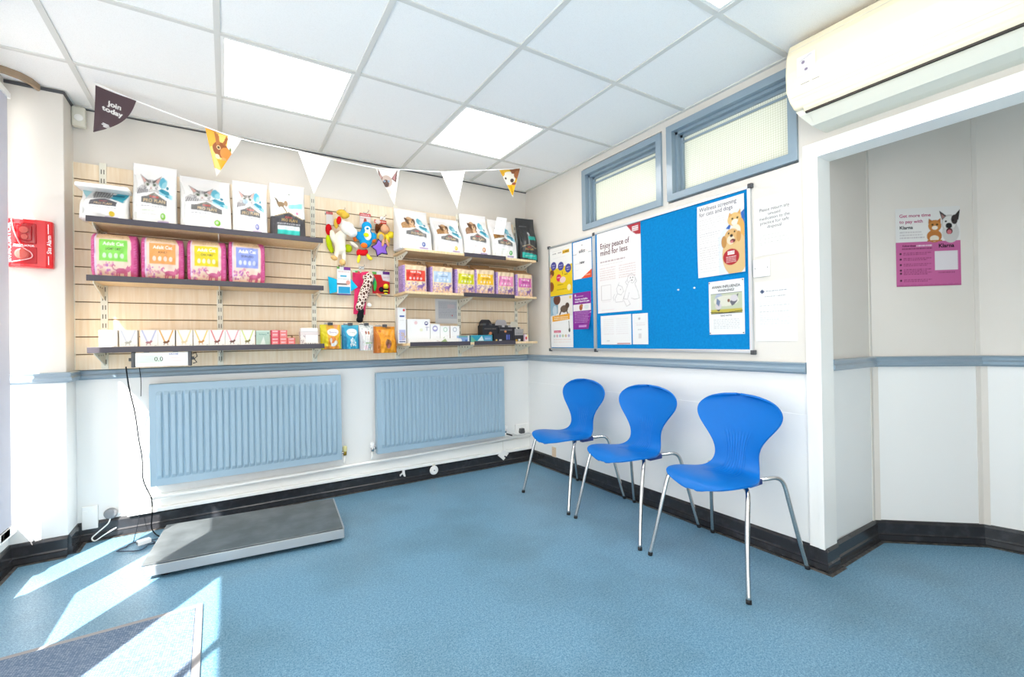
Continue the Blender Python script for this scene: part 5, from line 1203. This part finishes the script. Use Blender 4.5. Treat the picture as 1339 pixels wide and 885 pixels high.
for pts in ([(.78, .36), (.72, .33), (.70, .37), (.73, .42), (.80, .43), (.86, .40), (.87, .35), (.82, .32), (.78, .33)], [(.70, .37), (.66, .34), (.70, .31)], [(.87, .38), (.90, .34), (.86, .31)], [(.72, .32), (.66, .24), (.62, .15), (.70, .14), (.74, .22)], [(.86, .31), (.92, .22), (.95, .14), (.86, .13), (.78, .15)],
            [(.50, .32), (.58, .30), (.62, .24), (.56, .20), (.48, .22), (.46, .28), (.50, .32), (.52, .35)], [(.48, .22), (.42, .16), (.44, .12), (.60, .12), (.62, .18)], [(.62, .13), (.68, .06), (.76, .08), (.72, .13)], [(.40, .14), (.38, .18), (.42, .22)]): C.line(pts, .0035, dk, .9)
C.ell(.77, .385, .010, .007, '5a5054'); C.ell(.82, .385, .010, .007, '5a5054'); C.ell(.80, .355, .012, .008, '4a4044'); C.ell(.55, .265, .008, .006, '5a5054')
for (x, y) in ((.11, .16), (.33, .16), (.11, .335), (.33, .335)): pass
C.line([(.10, .16), (.33, .16), (.33, .34), (.10, .34), (.10, .16)], .004, 'b9a8a8')
C.scrib(.12, .32, .135, .008, 'd8c0c0', 3)
poster('poster', 'large white poster with red corner and pencil drawn dogs', 'poster', -.957, 1.286, .42, .588, C, texts=[('Enjoy peace of', .08, .80, .040, '6a3a44', .012, 'l', .68), ('mind for less', .08, .715, .040, '6a3a44', .012, 'l', .64)], pins=False)
C = Canvas(70, 52, .296/.21, 'fbfaf9')
for q in range(8): C.scrib(.1, .45, .85-.07*q, .02, 'e6d6d6', q, .8); C.scrib(.52, .9, .85-.07*q, .02, 'e9dede', q+5, .8)
C.scrib(.2, .3, .12, .03, '9a9a9a', 3); C.rect(.55, .025, .96, .055, 'b8303c')
poster('leaflet', 'small white landscape leaflet with thin red line, under the pencil dog poster', 'leaflet', -.985, 1.056, .296, .209, C)
C = Canvas(40, 56, .133/.207, 'fbfaf9'); C.ell(.45, .83, .07, .04, 'c9c4c6'); C.scrib(.2, .8, .68, .02, 'e0cfcf', 1, .8); C.scrib(.25, .8, .62, .02, 'e0cfcf', 2, .8); C.scrib(.36, .6, .46, .03, '8a8286', 3, .8); C.rect(.4, .2, .58, .36, 'e4e0e0')
poster('leaflet', 'narrow white leaflet right of the small landscape leaflet', 'leaflet', -1.294, 1.057, .133, .206, C)
C = Canvas(100, 140, .29/.415, 'fbf9f7')
C.poly([(.46, 0), (.46, .5), (.60, .62), (.72, .80), (1, .84), (1, 0)], 'e9eef6'); C.poly([(.62, .60), (.75, .68), (.70, .58)], '2f62b8'); C.poly([(.92, .76), (1, .80), (1, .56), (.95, .6)], '2f70c8')
C.ell(.80, .70, .14, .085, 'eec47e'); C.poly([(.67, .73), (.70, .80), (.76, .76)], 'e0a860'); C.poly([(.86, .77), (.92, .82), (.93, .74)], 'e0a860'); C.ell(.76, .71, .02, .014, '5a4a24'); C.ell(.86, .71, .02, .014, '5a4a24'); C.ell(.81, .66, .07, .04, 'faf0e0'); C.ell(.92, .45, .1, .25, 'ecb45e'); C.ell(.82, .55, .1, .08, 'f6e8d2')
C.ell(.80, .25, .26, .28, 'e8c48a'); C.ell(.74, .48, .15, .105, 'e3b677'); C.ell(.58, .43, .055, .08, 'c8914e'); C.ell(.88, .47, .045, .07, 'd09a58'); C.ell(.72, .44, .08, .06, 'f3e0c2'); C.ell(.735, .495, .03, .02, '2a201c'); C.ell(.68, .53, .017, .013, '2a1c14'); C.ell(.80, .54, .017, .013, '2a1c14'); C.ell(.76, .425, .055, .025, '6a2a28'); C.ell(.74, .415, .03, .016, 'd87a80')
C.ell(.72, .22, .165, .105, 'b8242f')
for q in range(2): C.scrib(.65, .79, .275-.025*q, .02, 'ffffff', q, 1, 0)
for q in range(4): C.scrib(.62, .82, .215-.022*q, .012, 'f6d8d8', q+4, .9)
for q in range(22): C.scrib(.06, .62 if q < 4 else .50-.03*(q % 3), .785-.032*q, .008, 'c2b6ba' if q not in (6, 7) else '8a7c94', q, .8, .03)
C.scrib(.06, .4, .075, .008, '8a8a9a', 3)
poster('poster', 'white poster with cat and golden dog beside a red blob', 'poster', -1.811, 1.442, .29, .415, C, texts=[('Wellness screening', .05, .915, .024, '5f566c', .0, 'l', .80), ('for cats and dogs', .05, .845, .024, '5f566c', .0, 'l', .72)], bend=lambda u, v: .002+.010*u*u+.004*math.sin(3*v)*(1-u))
C = Canvas(80, 110, .21/.298, 'f8f8f8'); C.rect(.06, .40, .94, .755, 'c9d0b4'); C.rect(.06, .40, .94, .47, 'c9b94e'); C.ell(.30, .66, .12, .10, 'b6c0d6'); C.ell(.5, .62, .35, .1, 'e6e4d4'); C.ell(.28, .53, .09, .06, 'd9d2d6'); C.poly([(.24, .68), (.34, .62), (.30, .52), (.22, .58)], '7a8aa8'); C.poly([(.22, .46), (.34, .47), (.30, .43)], '4a4a50'); C.poly([(.60, .60), (.70, .66), (.84, .74), (.80, .60), (.72, .54), (.66, .52)], '6b6a74'); C.ell(.72, .66, .1, .06, 'dcd6dc'); C.ell(.57, .62, .035, .03, '8a5a4a'); C.rect(.06, .755, .94, .765, '777777'); C.rect(.06, .385, .94, .40, '33332c'); C.line([(.06, .42), (.5, .40), (.94, .425)], .014, '3a3628')
for q in range(6): C.scrib(.14, .86, .275-.032*q, .009, 'b0b0b0', q, .8, .03)
poster('poster', 'white bird flu warning sheet with two birds pictured, below the wellness poster', 'poster', -1.877, 1.111, .209, .299, C, pins=True, texts=[('AVIAN INFLUENZA', .5, .865, .0145, '3c3c3c', .02, 'c', .8), ('WARNING!', .5, .795, .0145, '3c3c3c', .02, 'c', .46), ('READ NOTES', .5, .335, .008, '5a5a5a', .02, 'c', .4)])
C = Canvas(56, 80, .205/.3, 'fbfaf7')
for q in range(7): C.scrib(.14, .84, .34-.032*q, .011, 'bdb8b4', q, .8, .03)
poster('paper_notice', 'white typed notice taped to the wall above the light switch', 'notice', -2.142, 1.513, .203, .30, C, x=-.0005, texts=[('Please return any', .5, .755, .0175, '66626a', .0, 'c', .74), ('unused', .5, .68, .0165, '66626a', .0, 'c', .3), ('medication to the', .5, .605, .0165, '66626a', .0, 'c', .74), ('practice for safe', .5, .53, .0165, '66626a', .0, 'c', .70), ('disposal', .5, .455, .0165, '66626a', .0, 'c', .36)])
C = Canvas(56, 80, .205/.3, 'fbfaf8'); C.poly([(.13, .83), (.19, .87), (.25, .83), (.19, .79)], '3c4c70'); C.scrib(.28, .78, .822, .014, '5c6880', 2, .9); C.scrib(.25, .75, .74, .01, '8a8a90', 3, .9)
for q in range(12): C.scrib(.12, .82 if q % 3 else .6, .655-.033*q, .008, 'b8b8bc', q, .8, .03)
poster('paper_notice', 'white printed letter with small dark diamond logo below the light switch', 'notice', -2.138, 1.071, .207, .307, C, x=-.0005)
t = thing('light_switch', 'white blank switch plate on the wall between two paper notices', 'switch', (0, -2.177, 1.450))
b = MB(); b.box(-.010, 0, -.043, .043, -.045, .045, M['whiteplastic'], .003); b.build('switch_plate', t)
for y in (-.032, .032):
    b = MB(); b.lathe([(.003, 0), (.0025, .0012), (.0005, .0013)], M['darkgrey'], 'x', (-.010, y, 0), 10); b.build('screw', t)
b = MB(); b.box(-.013, -.009, -.012, .004, -.011, .011, M['white'], .001); b.build('rocker', t)
t = thing('blank_plate', 'tan patch plate low on the right wall behind the first chair', 'wall plate', (-.004, -.375, .13))
b = MB(); b.box(-.003, 0, -.028, .028, -.03, .055, mat('tan_board', 'dcc3a6', .6), .001); b.build('plate', t); b = MB(); b.lathe([(.003, 0), (.002, .001), (.0005, .0011)], M['darkgrey'], 'x', (-.003, .01, .035), 8); b.build('screw', t)

# payment poster on the diagonal alcove panel
tt = (B-A).normalized(); nn = Vector((tt.y, -tt.x)); nn = nn if nn.dot(Vector((-1, -1))) > 0 else -nn
C = Canvas(110, 150, .303/.415, 'f2f1ef'); C.rect(0, 0, 1, .565, 'd06aa4'); C.rect(0, 0, 1, .02, 'b8568e')
C.ell(.60, .63, .115, .08, 'c9803e'); C.ell(.60, .60, .07, .04, 'f3ead8'); C.ell(.61, .76, .10, .075, 'd08a44'); C.poly([(.51, .79), (.52, .855), (.58, .82)], 'b8702e'); C.poly([(.64, .82), (.70, .855), (.70, .79)], 'b8702e'); C.ell(.575, .775, .018, .013, '4a3a14'); C.ell(.645, .775, .018, .013, '4a3a14'); C.ell(.61, .735, .045, .025, 'f6ecdc'); C.rect(.49, .565, .72, .58, 'c9803e')
C.ell(.85, .67, .13, .13, 'd9d7d4'); C.ell(.83, .79, .118, .105, 'cfccc9'); C.ell(.83, .785, .10, .09, 'ebe9e6'); C.ell(.83, .70, .07, .06, 'e0dedb'); C.poly([(.72, .83), (.68, .95), (.79, .88)], '2b2424'); C.poly([(.90, .87), (1, .96), (.97, .82)], '2b2424'); C.poly([(.72, .84), (.71, .91), (.77, .87)], 'a8807a'); C.ell(.91, .83, .05, .06, '3a3030'); C.ell(.78, .81, .016, .012, '201818'); C.ell(.89, .82, .016, .012, '100c0c'); C.ell(.825, .755, .05, .035, '1c1818'); C.ell(.83, .685, .05, .04, '5a2024'); C.ell(.83, .675, .035, .028, 'd87a86')
C.rect(0, .0, 1, .564, 'd06aa4', 0); C.rect(.60, .20, .95, .44, 'efe9ee'); C.scrib(.65, .9, .165, .012, '6a2a50', 3, .8)
C.scrib(.07, .40, .685, .014, 'b8aeb4', 1, .8); C.scrib(.07, .42, .65, .014, 'b8aeb4', 2, .8); C.scrib(.07, .45, .615, .014, 'b8aeb4', 3, .8)
C.scrib(.32, .56, .508, .018, 'f6dcec', 4, 1, .01); C.scrib(.10, .56, .475, .016, '6a2448', 5, .9, .01)
for q in range(6):
    y = .42-.07*q+(.03 if q > 3 else 0)-(0 if q < 5 else .02); C.ell(.075, y, .018, .013, '3a1428'); C.scrib(.12, .55, y+.004, .010, '7a2e58', q, .9); C.scrib(.12, .48, y-.018, .010, '7a2e58', q+7, .9)
C.scrib(.05, .95, .025, .006, 'a84a80', 3)
th_ = math.atan2(tt.y, tt.x)
t = thing('poster', 'pink and white pay later poster with cat and dog in the alcove', 'poster', (*(A+tt*.276+nn*.002), 1.348), th_)
b = MB(); w, h = .303, .415
P = lambda u, v, o=0: (-w/2+w*u, -o-.001*math.sin(3*u), h*v)
sgn = 1
loc_n = (Matrix.Rotation(-th_, 2) @ nn)
sgn = -1 if loc_n.y < 0 else 1
P = lambda u, v, o=0: (-w/2+w*u, sgn*(o+.001+.001*math.sin(3*u)), h*v)
b.grid(lambda u, v: P(u, v), C.W, C.H, M['paper'], C.out())
for (s, u, v, hh, col, bold, wm) in (('Get more time', .06, .885, .0175, 'c0447c', .015, .60), ('to pay with', .06, .81, .0175, 'c0447c', .015, .47), ('Klarna', .06, .735, .0175, '241c24', .02, .27), ('Klarna', .66, .485, .020, '2a1020', .03, .26), ('Follow these', .10, .508, .0095, '3a1428', .02, .21)):
    V, T = glyphs(s, bold); sc = hh/.72/h; sx = hh/.72/w; tw = V[:, 0].max()*sx
    if tw > wm: sx *= wm/tw
    b.add([P(u+p[0]*sx, v+p[1]*sc, .0008) for p in V], T, M['paper'], L3(col))
b.build('sheet', t)

# ================================================================== AIR CONDITIONER
t = thing('air_conditioner', 'ivory wall air conditioner above the opening to the alcove', 'air conditioner', (0, -2.83, 2.0))
pr = [(0, .448), (-.06, .448), (-.115, .44), (-.155, .415), (-.178, .36), (-.188, .28), (-.190, .20), (-.186, .145), (-.175, .108)]
ins = lambda z: .0+.012*max(0, (.448-z < .02))+.11*max(0, (.20-z)/.20)**1.6
def ac_loft(b, prof, m, y0, y1, closed_back=True):
    vs = []; n = len(prof)
    for (sg, ye) in ((1, y1), (-1, y0)):
        for x, z in prof: vs.append((x, ye-sg*ins(z), z))
    fs = [(i, i+1, n+i+1, n+i) for i in range(n-1)]
    fs += [tuple(range(n-1, -1, -1)), tuple(range(n, 2*n)), (0, n, 2*n-1, n-1)]
    b.add(vs, fs, m)
yA, yB = -.42, .43
b = MB(); ac_loft(b, pr+[(0, .108)], M['ac'], yA, yB); o = b.build('front_cover', t, recalc=True); md = o.modifiers.new('r', 'BEVEL'); md.width = .012; md.segments = 3; md.limit_method = 'ANGLE'; md.angle_limit = R(40)
b = MB(); ac_loft(b, [(0, .108), (-.160, .108), (-.155, .085), (-.12, .036), (-.05, .03), (0, .03)], M['ac2'], yA, yB); b.build('lower_body', t, recalc=True)
b = MB(); b.box(-.1665, -.14, yA+.075, yB-.075, .086, .094, M['acslot']); b.build('air_slot', t)
b = MB(); b.prism([(-.182, .112), (-.178, .140), (-.174, .140), (-.160, .098), (-.164, .096)], yA+.07, yB-.07, M['ac'], 'xz') if False else None
lv = [(-.1785, .125), (-.172, .106), (-.165, .095), (-.160, .097), (-.167, .108), (-.174, .126)]
n = len(lv); b = MB(); b.add([(x, yA+.07, z) for x, z in lv]+[(x, yB-.07, z) for x, z in lv], [tuple(range(n)), tuple(range(2*n-1, n-1, -1))]+[(i, i+n, (i+1) % n+n, (i+1) % n) for i in range(n)], M['ac']); b.build('louvre', t, recalc=True)
lv = [(-.152, .078), (-.118, .036), (-.112, .036), (-.146, .08)]
n = len(lv); b = MB(); b.add([(x-.003, yA+.09, z) for x, z in lv]+[(x-.003, yB-.09, z) for x, z in lv], [tuple(range(n)), tuple(range(2*n-1, n-1, -1))]+[(i, i+n, (i+1) % n+n, (i+1) % n) for i in range(n)], M['ac2']); b.build('louvre', t, recalc=True)
for z, x in ((.165, -.1885), (.150, -.1872), (.385, -.1685)):
    b = MB(); b.box(x-.0012, x+.003, yA+.05, yB-.02-ins(z), z-.001, z+.001, M['ac2']); b.build('panel_seam', t)
C = Canvas(30, 34, .9, 'fbfaf6'); C.line([(.2, .75), (.8, .92)], .03, '9a94a8'); C.ell(.35, .65, .1, .09, '8a8098'); C.ell(.5, .25, .1, .08, '8a8098'); C.scrib(.55, .9, .6, .04, 'b0a8b8', 2); C.scrib(.1, .4, .35, .04, 'b0a8b8', 3)
b = MB(); b.grid(lambda u, v: (-.1905+.002*max(0, v-.7), yB-.055-.075*u, .245+.085*v), 30, 34, M['paper'], C.out()); b.build('sticker', t)
b = MB()
for y, w_ in ((yB-.07, .035), (yB-.115, .03)): b.box(-.1905, -.189, y-w_, y, .205, .2085, M['midgrey'])
b.build('badge', t)

# ================================================================== CHAIRS  (backs to the right wall; x along the wall normal)
PROF = [(-.558, .404), (-.557, .411), (-.554, .420), (-.546, .430), (-.530, .438), (-.51, .443), (-.47, .447), (-.41, .444), (-.35, .437), (-.30, .431), (-.262, .431), (-.234, .440), (-.216, .458), (-.206, .485), (-.200, .52), (-.195, .56), (-.189, .605), (-.181, .65), (-.174, .685), (-.167, .72), (-.161, .745), (-.157, .765), (-.153, .78), (-.151, .79), (-.149, .798), (-.148, .803), (-.1478, .8045)]
HW = [.03, .075, .110, .140, .166, .183, .200, .205, .193, .168, .148, .133, .122, .113, .110, .120, .153, .196, .221, .226, .213, .192, .166, .140, .106, .060, .01]
def resample(A_, n):
    P = [Vector(p) for p in A_]; S_ = [0]
    for a, c in zip(P[:-1], P[1:]): S_.append(S_[-1]+(c-a).length)
    return S_
sl = resample([(x, z, 0) for x, z in PROF], 0)
def interp(s):
    xs = np.array(sl)
    # Catmull-like smoothing through fine linear interpolation then box blur
    return [np.interp(s, xs, np.array([q[0] for q in PROF])), np.interp(s, xs, np.array([q[1] for q in PROF])), np.interp(s, xs, np.array(HW))]
NS, NT = 96, 97
th_s = np.linspace(0, PI, NS*4); ss = sl[-1]*(.45*(1-np.cos(th_s))/2+.55*np.linspace(0, 1, NS*4)); F3 = np.array(interp(ss)); NK = 13
def blur(r):
    o_ = r.copy(); n = len(r)
    for i in range(n):
        k = min(i, n-1-i, NK); o_[i] = r[i-k:i+k+1].mean()
    return o_
F3 = np.array([blur(blur(r)) for r in F3]); F3 = F3[:, np.linspace(0, NS*4-1, NS).astype(int)]
# round the free ends
shell = MB(); vs = []
for i in range(NS):
    x, z, hw = F3[:, i]; f = i/(NS-1)
    i0, i1 = max(0, i-1), min(NS-1, i+1)
    tx, tz = F3[0, i1]-F3[0, i0], F3[1, i1]-F3[1, i0]; L_ = math.hypot(tx, tz); nx, nz = tz/L_, -tx/L_      # normal pointing to underside/rear
    for j in range(NT):
        q = 2*j/(NT-1)-1; a = abs(q)
        seat = 1-sstep(.36, .5, f)
        cup = .030*a**2.2*(1-seat)*sstep(.5, .75, f) - .016*a**2.5*seat*0 + .006*a**2*seat      # edges come forward on the back
        drop = .020*seat*max(0, a-.55)**1.5
        rib = 0
        if .30 < f < .72 and a < .42:
            rib = .0024*max(0, math.cos(q*PI*19))*min(1, (f-.30)/.05, (.72-f)/.05)
        # top and front corners rounded by pulling the outer columns inwards along the profile
        px = x-nx*cup+nx*(drop+rib); pz = z-nz*cup+nz*(drop+rib)
        vs.append((px, q*hw, pz))
fs = [(i*NT+j, i*NT+j+1, (i+1)*NT+j+1, (i+1)*NT+j) for i in range(NS-1) for j in range(NT-1)]
shell.add([(p[0]+.30, p[1], p[2]) for p in vs], fs, M['chair'], smooth=True)
def make_chair(lab):
    t = thing('plastic_chair', lab, 'chair', (-.305, 0, 0), 0, 'blue plastic chairs along the right wall')
    o = shell.build('seat_shell', t, recalc=True)
    md = o.modifiers.new('thick', 'SOLIDIFY'); md.thickness = .009; md.offset = 0
    md = o.modifiers.new('edge', 'BEVEL'); md.width = .003; md.segments = 2; md.limit_method = 'ANGLE'; md.angle_limit = R(50)
    for sy in (-1, 1):
        for kind in ('front', 'rear'):
            if kind == 'front': pts = [(-.25, sy*.257, .008), (-.222, sy*.238, .14), (-.192, sy*.222, .28), (-.168, sy*.212, .375), (-.155, sy*.205, .405), (-.135, sy*.190, .422), (-.10, sy*.155, .424), (-.045, sy*.10, .418), (0, sy*.07, .416)]
            else: pts = [(.25, sy*.247, .008), (.216, sy*.226, .15), (.184, sy*.206, .30), (.166, sy*.195, .385), (.150, sy*.186, .418), (.125, sy*.172, .430), (.09, sy*.145, .425), (.055, sy*.105, .416), (.04, sy*.07, .414)]
            b = MB(); b.tube(smooth(pts, 5), .0098, M['chrome'], 12); l_ = b.build('leg', t)
            p = pts[0]; b = MB(); b.tube([(p[0], p[1], 0), (p[0]+(-.002 if kind == 'rear' else .002), p[1]*.995, .016)], .0112, M['rubber'], 12); b.build('rubber_tip', l_)
    b = MB()
    for sy in (-1, 1): b.box(-.03, .07, sy*.13-.014, sy*.13+.014, .402, .428, M['blueclip'], .004)
    b.box(-.06, .08, -.10, .10, .406, .424, M['blueclip'], .005); b.build('mounting_plate', t)
    return t
M['blueclip'] = mat('dark_blue_plastic', '0b2f78', .4)
c0 = make_chair('blue plastic chair nearest the room corner, farthest from the opening'); c0.location.y = -.985
c1 = copy_tree(c0); c1.location.y = -1.567; c1['label'] = 'middle blue plastic chair of the row, standing between two others'
c2 = copy_tree(c0); c2.location.y = -2.148; c2['label'] = 'blue plastic chair nearest the viewer, beside the opening to the alcove'

# ================================================================== LIGHT
az, el = R(54.7), R(45)
d = Vector((math.cos(az)*math.cos(el), math.sin(az)*math.cos(el), -math.sin(el)))
sun = bpy.data.lights.new('sun', 'SUN'); sun.energy = 24; sun.angle = R(.6); sun.color = (1, .97, .92)
so = bpy.data.objects.new('sun', sun); COL.objects.link(so); so.rotation_euler = d.to_track_quat('-Z', 'Y').to_euler(); so.location = (-6, -4, 5)
w = bpy.data.worlds.new('sky'); S.world = w; w.use_nodes = True
bg = w.node_tree.nodes['Background']; bg.inputs['Color'].default_value = (1, .975, .935, 1); bg.inputs['Strength'].default_value = 4.0

# ================================================================== CAMERA
f_px, cy_ = 596.97, 442.5
pitch, roll, yaw = .00508, .01616, .55919
cam = bpy.data.cameras.new('camera'); co = bpy.data.objects.new('camera', cam); COL.objects.link(co)
cam.sensor_fit = 'HORIZONTAL'; cam.sensor_width = 36; cam.lens = f_px/1339*36; cam.clip_start = .02
fw = Vector((math.sin(yaw)*math.cos(pitch), math.cos(yaw)*math.cos(pitch), math.sin(pitch)))
rt = Vector((math.cos(yaw), -math.sin(yaw), 0)); up = rt.cross(fw)
# image u = u0 cos(roll) - v0 sin(roll)
rt2 = rt*math.cos(roll)-up*math.sin(roll); up2 = rt*math.sin(roll)+up*math.cos(roll)
mw = Matrix((rt2, up2, -fw)).transposed().to_4x4(); mw.translation = (-2.3585, -3.4905, 1.0941)
co.matrix_world = mw
S.camera = co
vs_ = S.view_settings
vs_.view_transform = 'Standard'; vs_.look = 'None'; vs_.gamma = 1; vs_.use_curve_mapping = False; vs_.exposure = -0.02
S.cycles.use_denoising = True
S.cycles.max_bounces = 10; S.cycles.diffuse_bounces = 6; S.cycles.transparent_max_bounces = 16
S.cycles.sample_clamp_indirect = 8
